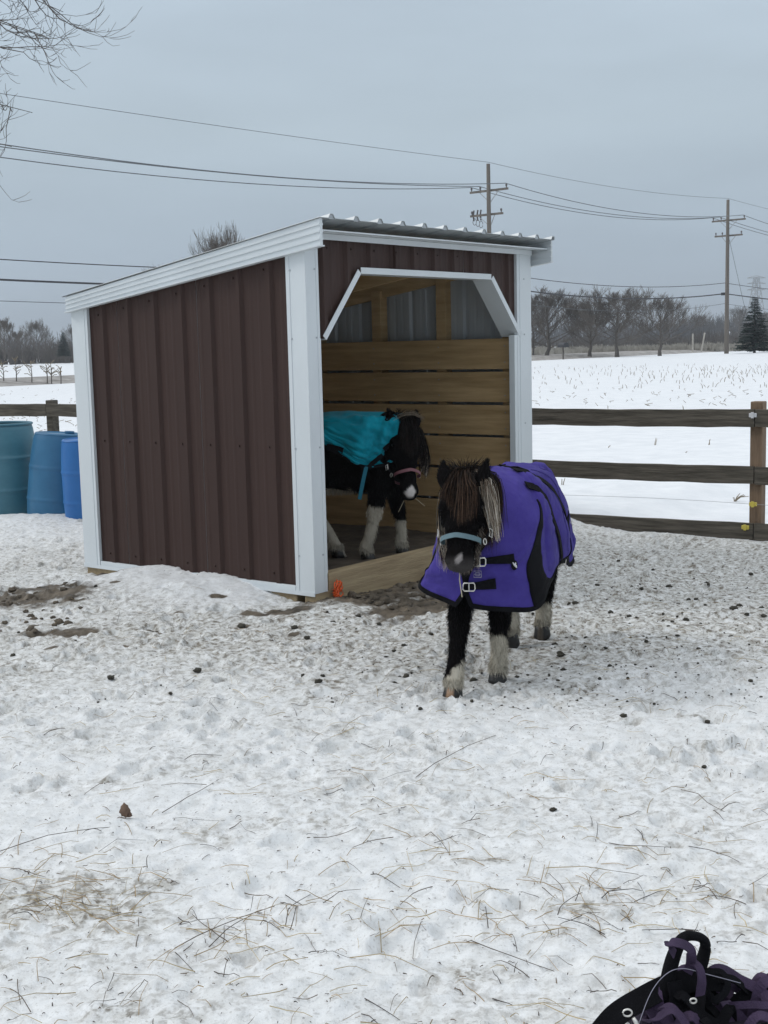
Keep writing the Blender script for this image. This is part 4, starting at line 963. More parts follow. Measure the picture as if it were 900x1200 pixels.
# ------------------------------------------------------------------ ponies
def catmull(P, n):
    """P (m, ..., 3) -> (n, ..., 3)"""
    P = np.asarray(P, float); m = len(P); t = np.linspace(0, m-1, n); i = np.minimum(t.astype(int), m-2); f = (t-i).reshape((-1,)+(1,)*(P.ndim-1))
    g = lambda k: P[np.clip(k, 0, m-1)]
    a, b, c, d = g(i-1), g(i), g(i+1), g(i+2); a = np.where((i == 0).reshape(f.shape), 2*b-c, a); d = np.where((i == m-2).reshape(f.shape), 2*c-b, d)
    return .5*((2*b)+(-a+c)*f+(2*a-5*b+4*c-d)*f*f+(-a+3*b-3*c+d)*f**3)
_th = np.linspace(0, math.pi, 11); _ph = np.linspace(0, 2*math.pi, 15)[:-1]
SPH = np.array([[(math.sin(t)*math.cos(p), math.sin(t)*math.sin(p), math.cos(t)) for t in _th] for p in _ph])
def blobs_to_body(blobs, voxel, name):
    """one continuous skin grown round overlapping masses"""
    mb = MB()
    for c, r, A in blobs:
        r = np.broadcast_to(np.asarray(r, float), (3,)); V = SPH*r
        if A is not None: V = V@A.T
        mb.grid(V+np.asarray(c), closed_u=True)
    me = mb.mesh('tmp', M['coat']); o = bpy.data.objects.new('tmp', me); COL.objects.link(o)
    rm = o.modifiers.new('r', 'REMESH'); rm.mode = 'VOXEL'; rm.voxel_size = voxel; rm.use_smooth_shade = True
    s_ = o.modifiers.new('s', 'SMOOTH'); s_.factor = .6; s_.iterations = 7
    dg = bpy.context.evaluated_depsgraph_get(); dg.update(); e = o.evaluated_get(dg)
    out = bpy.data.meshes.new_from_object(e); bpy.data.objects.remove(o); out.name = name
    return out
def chain(blobs, pts, rads, step=.018, A=None):
    pts = np.array(pts, float)
    for i in range(len(pts)-1):
        L = np.linalg.norm(pts[i+1]-pts[i]); n = max(2, int(L/step))
        ra, rb = np.broadcast_to(rads[i], (3,)), np.broadcast_to(rads[i+1], (3,))
        for k in range(n+(i == len(pts)-2)):
            u = k/n; blobs.append((pts[i]+(pts[i+1]-pts[i])*u, ra+(rb-ra)*u, A))
def frame(yv, zhint=(0, 0, 1)):
    y = np.array(yv, float); y /= np.linalg.norm(y); x = np.cross(y, zhint); x /= np.linalg.norm(x); z = np.cross(x, y); return np.stack([x, y, z], 1)
def strands(P, D, L, w, col, bend, n=4, rn2=rng, jit=.25, twist=True):
    """thin tapering hair blades: P roots, D directions, L lengths, bend = extra direction added towards the tip"""
    m = len(P); D = D+rn2.normal(0, jit, (m, 3)); D /= np.linalg.norm(D, axis=1)[:, None]
    sd = np.cross(D, rn2.normal(0, 1, (m, 3))); sd /= np.linalg.norm(sd, axis=1)[:, None]+1e-9
    V = np.zeros((m, n, 2, 3)); q = P.copy(); d = D.copy()
    for i in range(n):
        ww = (w*(1-.85*(i/(n-1))**1.5))[:, None]*.5
        V[:, i, 0] = q-sd*ww; V[:, i, 1] = q+sd*ww
        d = d+bend*(1./(n-1)); d /= np.linalg.norm(d, axis=1)[:, None]; q = q+d*(L/(n-1))[:, None]
    b = (np.arange(m)[:, None]*n+np.arange(n-1)[None])*2
    F = np.stack([b, b+1, b+3, b+2], -1).reshape(-1, 4)
    C = np.repeat(col, n*2, axis=0)
    return V.reshape(-1, 3), F, C
def join_strands(name, lst, parent, kind=None, label=None):
    V = []; F = []; C = []; k = 0
    for v, f, c in lst: V.append(v); F.append(f+k); C.append(c); k += len(v)
    return link(name, tri_mesh(name, np.concatenate(V), np.concatenate(F), M['hair'], np.concatenate(C), smooth=True), parent, kind=kind, label=label)
BLACK = np.array([.004, .0034, .0036]); WHITE = np.array([.50, .46, .38]); HOOFC = np.array([.009, .008, .0075])

def guide_hair(rn2, lines, n, w, cols, spread, lenj=.15, seg=8, tipspread=1.6):
    """hair between guide curves: lines = list of (k,3) polylines of equal length; strands interpolate neighbouring guides"""
    L = np.stack([catmull(np.array(l, float), seg) for l in lines]); m = len(L)
    u = rn2.uniform(0, m-1, n); i = np.minimum(u.astype(int), m-2); f = (u-i)[:, None, None]
    P = L[i]*(1-f)+L[i+1]*f
    t = np.linspace(0, 1, seg)[None, :, None]
    off = rn2.normal(0, spread, (n, 1, 3)); off2 = rn2.normal(0, spread*tipspread, (n, 1, 3))
    clump = rn2.integers(0, max(2, n//22), n); co = rn2.normal(0, spread*.7, (clump.max()+1, 3))[clump][:, None]
    P = P+off*(1-t*.5)+off2*t*t*.55+co*t
    cut = rn2.uniform(1-lenj*2.2, 1.02, n)[:, None, None]; P = P[:, :1]+(P-P[:, :1])*cut
    P = P+.0035*np.sin(t*9+rn2.uniform(0, 6.28, (n, 1, 1)))*rn2.normal(0, 1, (n, 1, 3))
    T = np.gradient(P, axis=1); sd = np.cross(T, rn2.normal(0, 1, (n, 1, 3))); sd /= np.linalg.norm(sd, axis=2)[..., None]+1e-9
    ww = (w*(1-.8*t**2))*.5
    V = np.stack([P-sd*ww, P+sd*ww], 2)
    b = (np.arange(n)[:, None]*seg+np.arange(seg-1)[None])*2; F = np.stack([b, b+1, b+3, b+2], -1).reshape(-1, 4)
    ci = rn2.integers(0, len(cols), n); c0 = np.array([c[0] for c in cols])[ci]; c1 = np.array([c[1] for c in cols])[ci]; br = rn2.uniform(.7, 1.25, (n, 1, 1))
    C = (c0[:, None]*(1-t)+c1[:, None]*t)*br; C = np.repeat(C, 2, axis=1).reshape(-1, 3)
    return V.reshape(-1, 3), F, C

def make_pony(root, cfg):
    S = cfg.get('S', 1.); rn2 = np.random.default_rng(cfg['seed']); bl = []
    # trunk
    chain(bl, [(0, .36, .66), (0, .15, .655), (0, -.12, .645), (0, -.36, .69)], [(.165, .17, .20), (.195, .19, .225), (.205, .2, .23), (.165, .17, .195)], .05)
    bl.append(((0, .42, .64), (.155, .12, .17), None)); bl.append(((0, .20, .80), (.07, .16, .10), None))
    for s in (-1, 1):
        bl.append(((s*.095, .36, .60), (.08, .12, .19), None)); bl.append(((s*.095, -.40, .62), (.085, .14, .18), None)); bl.append(((s*.06, -.46, .66), (.08, .09, .13), None))
    # neck
    pol = np.array(cfg['poll']); mz = np.array(cfg['muzzle']); nb = np.array([0, .34, .73]); mid = (nb+pol)/2+np.array([0, -.02, .03])
    ne = pol+np.array([0, -.03, -.06])
    chain(bl, [nb, mid, ne], [(.125, .15, .17), (.09, .11, .135), (.068, .085, .10)], .03)
    # head frame: +y from poll to muzzle, z = forehead side
    hd = mz-pol; HL = np.linalg.norm(hd); A = frame(hd, cfg.get('face', (0, 1, .3))); hs = HL/.42
    HX = cfg.get('HX', 1.28)
    def H(x, y, z): return pol+A@(np.array([x*HX, y*HL/.42, z*1.15]))
    for c, r in (((0, .03, -.015), (.075, .07, .065)), ((0, .10, .0), (.085, .08, .06)), ((0, .12, -.045), (.070, .09, .055)), ((0, .20, .0), (.060, .09, .048)), ((0, .28, -.002), (.048, .08, .042)), ((0, .35, -.006), (.052, .055, .043)), ((0, .385, -.014), (.048, .036, .038)), ((0, .36, -.048), (.034, .04, .022)), ((0, .22, -.055), (.038, .12, .030))):
        bl.append((H(c[0], c[1], c[2]), (r[0]*HX, r[1], r[2]*1.15), A))
    for s in (-1, 1):
        bl.append((H(s*.062, .135, -.045), (.032, .065, .055), A)); bl.append((H(s*.064, .115, .026), (.022, .032, .020), A)); bl.append((H(s*.034, .372, .010), (.020, .024, .016), A))
    # legs
    for lg in cfg['legs']:
        chain(bl, lg['p'], lg['r'], .014)
    body = blobs_to_body(bl, .0105, 'body'); 
    nv = len(body.vertices); V = np.zeros(nv*3, np.float32); body.vertices.foreach_get('co', V); V = V.reshape(-1, 3).astype(float)
    Nn = np.zeros(nv*3, np.float32); body.vertices.foreach_get('normal', Nn); Nn = Nn.reshape(-1, 3)
    Q = (V-pol)@A; Q[:, 1] *= .42/HL; Q[:, 0] /= HX; Q[:, 2] /= 1.15                                            # head coordinates
    # nostrils and mouth line pressed in
    for s in (-1, 1):
        d = np.exp(-(((Q[:, 0]-s*.030)/.010)**2+((Q[:, 1]-.392)/.012)**2+((Q[:, 2]-.012)/.016)**2)); V -= Nn*d[:, None]*.012
    d = np.exp(-((Q[:, 2]+.032)/.005)**2)*(Q[:, 1] > .33)*(Q[:, 1] < .44)*(np.abs(Q[:, 0]) < .06); V -= Nn*d[:, None]*.005
    nzz = fbm(V[:, 0]*1.+V[:, 2]*.7, V[:, 1]+V[:, 2]*.5, .05, 3, 4)-.5; V += Nn*nzz[:, None]*.008
    colf = cfg['col']; C = colf(V, Q)
    cov = cfg['covered'](V)
    body.vertices.foreach_set('co', (V*S).astype(np.float32).ravel())
    at = body.color_attributes.new('Col', 'FLOAT_COLOR', 'POINT'); at.data.foreach_set('color', np.concatenate([C, np.ones((nv, 1))], 1).astype(np.float32).ravel())
    body.materials.clear(); body.materials.append(M['coat']); body.shade_smooth()
    link('body', body, root)
    # coat hair
    body.calc_loop_triangles(); nt_ = len(body.loop_triangles); T = np.zeros(nt_*3, np.int32); body.loop_triangles.foreach_get('vertices', T); T = T.reshape(-1, 3)
    a, b, c = V[T[:, 0]], V[T[:, 1]], V[T[:, 2]]; ar = np.linalg.norm(np.cross(b-a, c-a), axis=1)/2
    wgt = ar*np.where(cov[T[:, 0]], 0, 1.); n = cfg.get('nfur', 26000); pick = rn2.choice(nt_, n, p=wgt/wgt.sum()); r1, r2 = rn2.random(n), rn2.random(n); sq = np.sqrt(r1)
    P = a[pick]*(1-sq)[:, None]+b[pick]*(sq*(1-r2))[:, None]+c[pick]*(sq*r2)[:, None]; NN = Nn[T[pick, 0]]
    q = (P-pol)@A; q[:, 1] *= .42/HL; q[:, 0] /= HX; q[:, 2] /= 1.15; onhead = (q[:, 1] > -.03)&(q[:, 1] < .46)&(np.abs(q[:, 0]) < .13)&(np.abs(q[:, 2]) < .13)
    Lh = np.where(onhead, .010, np.where(P[:, 2] > .47, .014, .026))*rn2.uniform(.6, 1.3, n); Lh = np.where(onhead&(q[:, 1] > .33), .006, Lh)
    Lh = np.where(onhead&(q[:, 2] < -.05), .030*rn2.uniform(.6, 1.2, n), Lh)
    Lh = np.where((P[:, 2] < .10)&~onhead, Lh*1.15, Lh)
    dirs = NN*.55+np.array([0, 0, -1.])*np.where(onhead, 0, .8)[:, None]+(A[:, 1][None])*np.where(onhead, .9, 0)[:, None]
    cc = colf(P, q)*rn2.uniform(.7, 1.35, (n, 1)); lv, lf_, lc = strands(P+NN*(-.002), dirs, Lh, np.full(n, .0026), cc, np.array([0, 0, -.5]), 3, rn2, .2)
    lst = [(lv*S, lf_, lc)]
    join_strands('coat_hair', lst, root, kind='stuff')
    # eyes
    for s in (-1, 1):
        mb = MB(); mb.grid((SPH*.0125+H(s*.070, .118, .022))*S, closed_u=True); mb.obj('eye', M['eye'], root, smooth=True)
    # ears
    for s in (-1, 1):
        e0 = H(s*.056, -.004, .010); ed = A@np.array([s*.28, -1., .12]); ed /= np.linalg.norm(ed); sidev = A@np.array([1., 0, 0]); fwv = np.cross(sidev, ed)
        rows = []
        for u in np.linspace(0, 1, 9):
            w_ = .038*math.sin(math.pi*min(1, (u*.82+.22)))**.8*(1-.1*u)
            if u > .97: w_ = .003
            rows.append([e0+ed*(u*.108-.015)+sidev*w_*math.sin(a)*.95+fwv*(-w_*math.cos(a)*.7+.016*u*u) for a in np.linspace(-2.35, 2.35, 11)])
        rows = np.array(rows)*S; mb = MB(); mb.grid(rows, col=BLACK*1.2); o = mb.obj('ear', M['coat'], root, smooth=True); sm_ = o.modifiers.new('t', 'SOLIDIFY'); sm_.thickness = .006
        pe = rows.reshape(-1, 3)/S; m_ = 1400; ii = rn2.integers(0, len(pe), m_); v = strands(pe[ii]+rn2.normal(0, .003, (m_, 3)), np.tile(ed, (m_, 1)), rn2.uniform(.012, .024, m_), np.full(m_, .002), np.tile(BLACK, (m_, 1))*rn2.uniform(.8, 2.2, (m_, 1)), np.zeros(3), 3, rn2, .35)
        join_strands('ear_hair', [(v[0]*S, v[1], v[2])], o, kind='stuff')
    # hooves
    for lg in cfg['legs']:
        f = np.array(lg['p'][-1]); hdv = np.array(lg.get('hoofdir', (0, 1, 0)), float); c0, c1 = lg.get('hoof', (HOOFC, HOOFC)); R_ = lg.get('tilt', 0.)
        prof = [(.030, .062), (.036, .058), (.0385, .045), (.042, .02), (.045, .0), (.038, -.002), (0, .0)]
        mb = MB(); an = np.linspace(0, 2*math.pi, 25)[:-1]; V_ = np.array([[(r*math.sin(a), r*math.cos(a)*1.12+(.062-z)*.28, z) for r, z in prof] for a in an])
        col = np.array([[c1 if abs(((a+math.pi) % (2*math.pi))-math.pi) < .34 else c0 for _ in prof] for a in an]).reshape(-1, 3)
        ct, st = math.cos(R_), math.sin(R_); Rx = np.array([[1, 0, 0], [0, ct, -st], [0, st, ct]]); V_ = V_@Rx.T
        V_ = (V_+np.array([f[0], f[1]-.01, f[2]-.055]))*S; mb.grid(V_, closed_u=True, col=col); mb.obj('hoof', M['hoof'], root, smooth=True)
        # feather over the hoof
        m_ = 500; an2 = rn2.uniform(0, 6.28, m_); rr = np.full(m_, .036); P = np.stack([f[0]+np.sin(an2)*rr, f[1]+np.cos(an2)*rr-.004, f[2]+rn2.uniform(.0, .035, m_)], 1); D_ = np.stack([np.sin(an2)*.5, np.cos(an2)*.5, np.full(m_, -1.)], 1)
        cl = colf(P, np.full_like(P, 9.)); v = strands(P, D_, rn2.uniform(.015, .032, m_), np.full(m_, .0026), cl*rn2.uniform(.7, 1.2, (m_, 1)), np.array([0, 0, -.3]), 3, rn2, .25); lst.append((v[0]*S, v[1], v[2]))
        join_strands('fetlock_hair', [lst.pop()], root, kind='stuff')
    return H, A, pol, HL, rn2

def ribbon_path(P, N, w, th=.003, close=False):
    """flat strap through points P with surface normals N"""
    P = np.asarray(P, float); N = np.asarray(N, float); N = N/np.linalg.norm(N, axis=1)[:, None]
    T = np.gradient(P, axis=0); T /= np.linalg.norm(T, axis=1)[:, None]+1e-9; Bv = np.cross(T, N); Bv /= np.linalg.norm(Bv, axis=1)[:, None]+1e-9
    w = np.broadcast_to(np.asarray(w, float), (len(P),))[:, None]
    V = np.stack([P-Bv*w/2, P+Bv*w/2, P+Bv*w/2+N*th, P-Bv*w/2+N*th, P-Bv*w/2], 1)
    mb = MB(); mb.grid(V); k = (len(P)-1)*5
    if not close: mb.f += [(3, 2, 1, 0), (k, k+1, k+2, k+3)]; mb.m += [0, 0]
    return mb
def halter(root, H, A, m_, S, extra_ring=True):
    hp = lambda x, y, z: H(x, y, z)*S
    def band(y, rx, rz, zc, a0, a1, w, name, n=30):
        P = []; N = []
        for a in np.linspace(a0, a1, n):
            P.append(hp(rx*math.sin(a), y, zc+rz*math.cos(a))); N.append(A@np.array([math.sin(a)/rx, 0, math.cos(a)/rz]))
        return ribbon_path(P, N, w).obj(name, M[m_ if name == 'chin_strap' else 'black_web'], hroot, smooth=False)
    nb_ = []
    P = []; N = []
    for a in np.linspace(-2.0, 2.0, 34):
        P.append(hp(.0665*math.sin(a), .262+.012*abs(math.sin(a)), -.004+.0575*math.cos(a))); N.append(A@np.array([math.sin(a)/.062, 0, math.cos(a)/.054]))
    hroot = ribbon_path(P, N, .021, .004).obj('halter', M[m_], root)
    band(.30, .058, .060, -.02, 2.1, 4.18, .018, 'chin_strap')
    band(.035, .080, .078, -.03, -2.4, 2.4, .015, 'crown_strap')
    for s in (-1, 1):
        C = hp(s*.074, .27, -.030); nrm = A@np.array([s, 0, .2]); nrm /= np.linalg.norm(nrm); e1 = A@np.array([0, 1., 0]); e2 = np.cross(nrm, e1)
        mb = MB(); mb.tube([C+nrm*.004+(e1*math.cos(a)+e2*math.sin(a))*.013 for a in np.linspace(0, 2*math.pi, 17)], .0026, 6, caps=False); mb.obj('ring', M['ring'], hroot, smooth=True)
        P = np.array([hp(s*.078, .255, -.034), hp(s*.088, .19, -.045), hp(s*.094, .12, -.04), hp(s*.086, .05, -.03)]); P = catmull(P, 16)
        ribbon_path(P, np.tile(nrm, (16, 1)), .015).obj('cheek_strap', M['black_web'], hroot)
        mb = MB(); c2 = hp(s*.090, .225, -.04)
        mb.tube([c2+nrm*.004+e1*u*.017+e2*v*.012 for u, v in ((-1, -1), (1, -1), (1, 1), (-1, 1), (-1, -1))], .002, 5); mb.obj('buckle', M['ring'], hroot)
    return hroot

# rug made from columns of control points on one side, mirrored
RUG = np.array([
 [(0, .175, .975), (.095, .25, .945), (.150, .34, .865), (.155, .46, .75), (.085, .565, .64), (.012, .60, .56), (-.004, .605, .48), (.02, .595, .40)],
 [(0, .10, .972), (.125, .15, .945), (.200, .24, .86), (.235, .34, .74), (.205, .47, .62), (.15, .545, .55), (.14, .55, .47), (.15, .53, .375)],
 [(0, .0, .958), (.14, .04, .93), (.218, .10, .85), (.252, .18, .74), (.262, .29, .62), (.262, .37, .54), (.265, .39, .46), (.268, .38, .365)],
 [(0, -.12, .945), (.125, -.1, .922), (.205, -.06, .85), (.250, 0, .74), (.270, .08, .62), (.275, .14, .53), (.275, .16, .46), (.270, .155, .40)],
 [(0, -.28, .945), (.105, -.28, .925), (.180, -.26, .86), (.230, -.23, .75), (.255, -.20, .64), (.258, -.19, .54), (.252, -.19, .475), (.245, -.19, .44)],
 [(0, -.45, .935), (.075, -.45, .920), (.140, -.44, .865), (.188, -.43, .76), (.215, -.42, .64), (.228, -.42, .54), (.232, -.42, .47), (.235, -.42, .42)],
 [(0, -.56, .895), (.065, -.56, .880), (.120, -.55, .82), (.165, -.55, .72), (.190, -.56, .61), (.205, -.57, .53), (.212, -.58, .46), (.218, -.59, .42)],
 [(0, -.62, .82), (.05, -.625, .80), (.10, -.63, .75), (.135, -.645, .66), (.158, -.655, .57), (.172, -.665, .50), (.182, -.67, .45), (.190, -.675, .41)]])
def rug_surface(K, nu, nv):
    a = catmull(K, nu)                                   # along the body
    return np.swapaxes(catmull(np.swapaxes(a, 0, 1), nv), 0, 1)
def surf_normals(Pg):
    du = np.gradient(Pg, axis=0); dv = np.gradient(Pg, axis=1); n_ = np.cross(du, dv); n_ /= np.linalg.norm(n_, axis=2)[..., None]+1e-9; return n_
class Rug:
    def __init__(s, K, S=1., nu=150, nv=90, amp=1., seed=3, asym=None, seams=None):
        s.S = S; s.sides = {}
        for side in (-1, 1):
            Kk = K.copy()
            if asym is not None: Kk = asym(Kk, side)
            Pg = rug_surface(Kk, nu, nv); Pg[..., 0] *= side; Nn = surf_normals(Pg); Nn = Nn*np.sign((Nn[..., 0]*side).mean()) if True else Nn
            U, W = np.meshgrid(np.linspace(0, 1, nu), np.linspace(0, 1, nv), indexing='ij')
            d = .022*(fbm(U*3+side, W*2.2, .35, 4, seed)-.5)*amp+.010*(fbm(U*9+W*3, W*4, .3, 3, seed+2)-.5)*amp
            d += .006*amp*np.sin((34 if amp < 2 else 52)*U+(5 if amp < 2 else 2)*np.sin(3*W+side)+2*fbm(U*4, W*2, .4, 2, seed+4))*sstep(.5 if amp < 2 else .05, 1. if amp < 2 else .5, W)*(.4+.6*fbm(U*5, W*1, .3, 2, seed+9))
            d = d*sstep(0, .08, W)*(sstep(0, .07, U)*.8+.2)
            # padding puffed up between the bands
            if seams is not None:
                vv = np.linspace(0, 1, nv); cu = [np.interp(vv, [q[1] for q in c], [q[0] for q in c]) for c in seams]
                for a_, b_ in zip(cu[:-1], cu[1:]):
                    f_ = np.clip(((U-a_[None])/np.maximum(b_-a_, .02)[None]-.12)/.76, 0, 1)
                    d += .020*(4*f_*(1-f_))**.6*np.minimum(1, (b_-a_)/.12)[None]*sstep(.04, .2, W)*(1-sstep(.72, .96, W))*(.75+.5*fbm(U*6, W*6, .5, 3, seed+8))
            Pg = Pg+Nn*d[..., None]; s.sides[side] = (Pg, Nn)
        s.nu, s.nv = nu, nv
    def pt(s, side, u, v, off=0.):
        Pg, Nn = s.sides[side]; a = np.clip(np.asarray(u)*(s.nu-1), 0, s.nu-1.001); b = np.clip(np.asarray(v)*(s.nv-1), 0, s.nv-1.001); i = a.astype(int); j = b.astype(int); fa = (a-i)[..., None]; fb = (b-j)[..., None]
        def li(X_): return (X_[i, j]*(1-fa)+X_[i+1, j]*fa)*(1-fb)+(X_[i, j+1]*(1-fa)+X_[i+1, j+1]*fa)*fb
        n_ = li(Nn); return (li(Pg)+n_*off)*s.S, n_
    def strap(s, side, uv, w, mat_, parent, name='strap', off=.006, n=40, th=.004):
        uv = catmull(np.array([(a, b, 0) for a, b in uv], float), n)[:, :2]; P, N = s.pt(side, uv[:, 0], uv[:, 1], off)
        for _ in range(6): N[1:-1] = (N[:-2]+N[1:-1]+N[2:])/3; P[1:-1] = (P[:-2]+2*P[1:-1]+P[2:])/4
        return ribbon_path(P, N, w*s.S, th).obj(name, mat_, parent, smooth=False)
    def patch(s, side, poly_lo, poly_hi, mat_, parent, name, off=.006, n=30, m=10):
        a = catmull(np.array([(p[0], p[1], 0) for p in poly_lo], float), n)[:, :2]; b = catmull(np.array([(p[0], p[1], 0) for p in poly_hi], float), n)[:, :2]
        t = np.linspace(0, 1, m)[None, :, None]; uv = a[:, None]*(1-t)+b[:, None]*t; P, _ = s.pt(side, uv[..., 0], uv[..., 1], off)
        o = MB().grid(P).obj(name, mat_, parent, smooth=True); q = o.modifiers.new('t', 'SOLIDIFY'); q.thickness = .003; q.offset = 0; return o
    def shell(s, mat_, parent, name='rug'):
        mb = MB()
        for side in (-1, 1): mb.grid(s.sides[side][0]*s.S)
        o = mb.obj(name, mat_, parent, smooth=True); q = o.modifiers.new('t', 'SOLIDIFY'); q.thickness = .006; q.offset = 0; return o

# --- the pony walking out of the shed
PO = (.565, 6.12); u_ = np.array([-.355, -.935]); th1 = math.atan2(-u_[0], u_[1])
pony = empty('pony', (PO[0], PO[1], 0), th1, label='black and white miniature pony in a purple rug walking towards the camera', cat='pony', group='miniature ponies')
def gl(x, y):                                          # ground height under a local point
    c_, s_ = math.cos(th1), math.sin(th1); return gz(PO[0]+c_*x-s_*y, PO[1]+s_*x+c_*y)
FRr = [(.075, .085, .10), .060, .048, .037, .036, .041, .038]; HRr = [(.085, .11, .12), .072, .050, .045, .034, .041, .037]
g1_, g2_, g3_, g4_ = gl(.07, .62), gl(-.062, .32), gl(.06, -.34), gl(-.05, -.6)
legs1 = [dict(p=[(.085, .36, .56), (.08, .40, .42), (.075, .47, .29), (.07, .50, .235), (.065, .565, .13), (.062, .60, .085), (.060, .625, .052+g1_+.012)], r=FRr, hoof=(HOOFC, np.array([.36, .22, .13])), tilt=.10),
         dict(p=[(-.085, .34, .56), (-.085, .34, .42), (-.08, .345, .29), (-.075, .345, .235), (-.07, .32, .13), (-.065, .31, .09), (-.062, .325, .052+g2_)], r=FRr),
         dict(p=[(.10, -.38, .58), (.09, -.36, .46), (.075, -.40, .36), (.07, -.44, .31), (.062, -.40, .18), (.058, -.38, .12), (.055, -.355, .085+g3_)], r=HRr, tilt=-.5),
         dict(p=[(-.10, -.40, .58), (-.10, -.44, .46), (-.085, -.56, .37), (-.075, -.61, .33), (-.058, -.625, .19), (-.05, -.635, .13), (-.045, -.615, .080+g4_)], r=HRr, tilt=-.35, hoof=(HOOFC, np.array([.07, .055, .04])))]
def col1(V, Q):
    C = np.tile(BLACK, (len(V), 1)); n_ = fbm(V[:, 0]*1+V[:, 1], V[:, 2]+V[:, 1]*.3, .03, 3, 2)-.5
    head = (np.abs(Q[:, 0]) < .2)&(Q[:, 1] > -.1)&(Q[:, 1] < .5)&(np.abs(Q[:, 2]) < .2)
    w = np.zeros(len(V))
    fr_ = (V[:, 1] > .1)&(V[:, 0] > 0); w = np.where(fr_, sstep(.125, .105, V[:, 2]+n_*.05-(V[:, 0]-.06)*.9*-1), w)
    fl_ = (V[:, 1] > .1)&(V[:, 0] <= 0); w = np.where(fl_, sstep(.235, .215, V[:, 2]+n_*.05), w)
    hr_ = (V[:, 1] < -.1)&(V[:, 0] > 0); w = np.where(hr_, sstep(.42, .38, V[:, 2]+n_*.06), w)
    hl_ = (V[:, 1] < -.1)&(V[:, 0] <= 0); w = np.where(hl_, sstep(.185, .165, V[:, 2]+n_*.05), w)
    w = np.where(head&(V[:, 2] > .5), 0, w); C = C*(1-w[:, None])+WHITE*w[:, None]
    sn = sstep(.25, .6, np.exp(-(((Q[:, 0]+.010-(Q[:, 1]-.365)*.35+n_*.012)/.012)**2+((Q[:, 1]-.372+n_*.02)/.026)**2)))*(Q[:, 2] > 0)*.85
    C = C*(1-sn[:, None])+np.array([.36, .33, .32])*sn[:, None]
    for sx_ in (-1, 1):
        no = np.exp(-(((Q[:, 0]-sx_*.030)/.011)**2+((Q[:, 1]-.388)/.014)**2))*head; C = C*(1-no[:, None]*.9)
    mzl = sstep(.345, .40, Q[:, 1])*head*.5; C = C*(1-mzl[:, None]*(1-sn[:, None]))+np.array([.10, .09, .088])*(mzl*(1-sn))[:, None]
    ch = sstep(-.02, -.05, Q[:, 2])*sstep(.30, .36, Q[:, 1])*head; C = C*(1-ch[:, None])+np.array([.20, .17, .15])*ch[:, None]
    return C
cov1 = lambda V: (V[:, 2] > .50)&(V[:, 1] < .30)&(V[:, 1] > -.7)
H1f, A1, pol1, HL1, rn1 = make_pony(pony, dict(seed=4, poll=(-.016, .655, .945), muzzle=(-.030, .80, .595), face=(0.02, 1, .3), legs=legs1, col=col1, covered=cov1, nfur=42000))
h1 = halter(pony, H1f, A1, 'halter_teal', 1.)
# rug
def rug_asym(K, side):
    K = K.copy()
    if side < 0: K[0, 0] = (0, .23, .965); K[0, 1] = (.075, .30, .935); K[0, 2] = (.118, .40, .855); K[0, 3] = (.118, .485, .75); K[0, 4] = (.065, .575, .64)
    K[3, 7, 2] = .46; K[4, 7, 2] = .485; K[4, 6, 2] = .50; K[3, 6, 2] = .495
    if side > 0:                                  # off side: closer to the shoulder, flap flares at the hem
        K[1, :, 0] = [0, .11, .165, .178, .165, .168, .195, .235]; K[1, 7] = (.245, .50, .452); K[1, 6] = (.205, .52, .50)
        K[2, :, 0] = [0, .13, .20, .225, .225, .225, .24, .262]; K[2, 7] = (.262, .36, .49); K[2, 6, 2] = .52
        K[0, 7] = (.045, .590, .398)
    return K
B1 = [(.13, .115), (.26, .155), (.42, .22), (.56, .38), (.645, .56), (.675, .84)]; B2 = [(.13, .235), (.22, .265), (.33, .33), (.44, .49), (.505, .66), (.53, .88)]
rug = Rug(RUG, asym=rug_asym, seams=[[(.16, .0), (.19, .34), (.30, .5), (.44, 1.)], B2, B1, [(.50, .0), (.66, .2), (.80, .5), (.82, 1.)], [(.75, 0), (.86, .3), (.93, .6), (.95, 1.)]])
rs = rug.shell(M['purple'], pony)
for side in (-1, 1):
    hem = [(u, .992) for u in np.linspace(0, 1, 14)]; rug.strap(side, hem, .022, M['black_web'], rs, 'binding', off=.004, n=90)
    rug.strap(side, [(.004, v) for v in np.linspace(.62, .99, 6)], .020, M['black_web'], rs, 'binding', off=.004)
    rug.strap(side, [(.006, v) for v in np.linspace(0, .62, 8)], .012, M['purple'], rs, 'neck_binding', off=.003)
    rug.strap(side, [(.995, v) for v in np.linspace(0, 1, 8)], .020, M['black_web'], rs, 'binding', off=.004)
    # black bands sweeping back and down from the withers
    rug.strap(side, B1, .046, M['black_web'], rs, 'band', off=.010, n=60)
    rug.strap(side, B2, .042, M['black_web'], rs, 'band', off=.010, n=60)
    rug.strap(side, [(.34, .0), (.29, .06), (.24, .13)], .060, M['black_web'], rs, 'band', off=.009, n=30)
    # black gussets
    rug.patch(side, [(.185, .32), (.20, .5), (.244, .8), (.262, .985)], [(.192, .32), (.26, .5), (.35, .8), (.43, .985)], M['black_web'], rs, 'gusset', off=.006)
    rug.patch(side, [(.665, .52), (.60, .74), (.54, .985)], [(.675, .50), (.69, .74), (.70, .985)], M['black_web'], rs, 'gusset', off=.008)
    # stitched seams as thin raised piping
    for q in range(3):
        rug.strap(side, [(.30+.13*q, .10+.03*q), (.42+.12*q, .26), (.52+.10*q, .46), (.56+.09*q, .72)], .004, M['purple'], rs, 'piping', off=.005, n=40, th=.003)
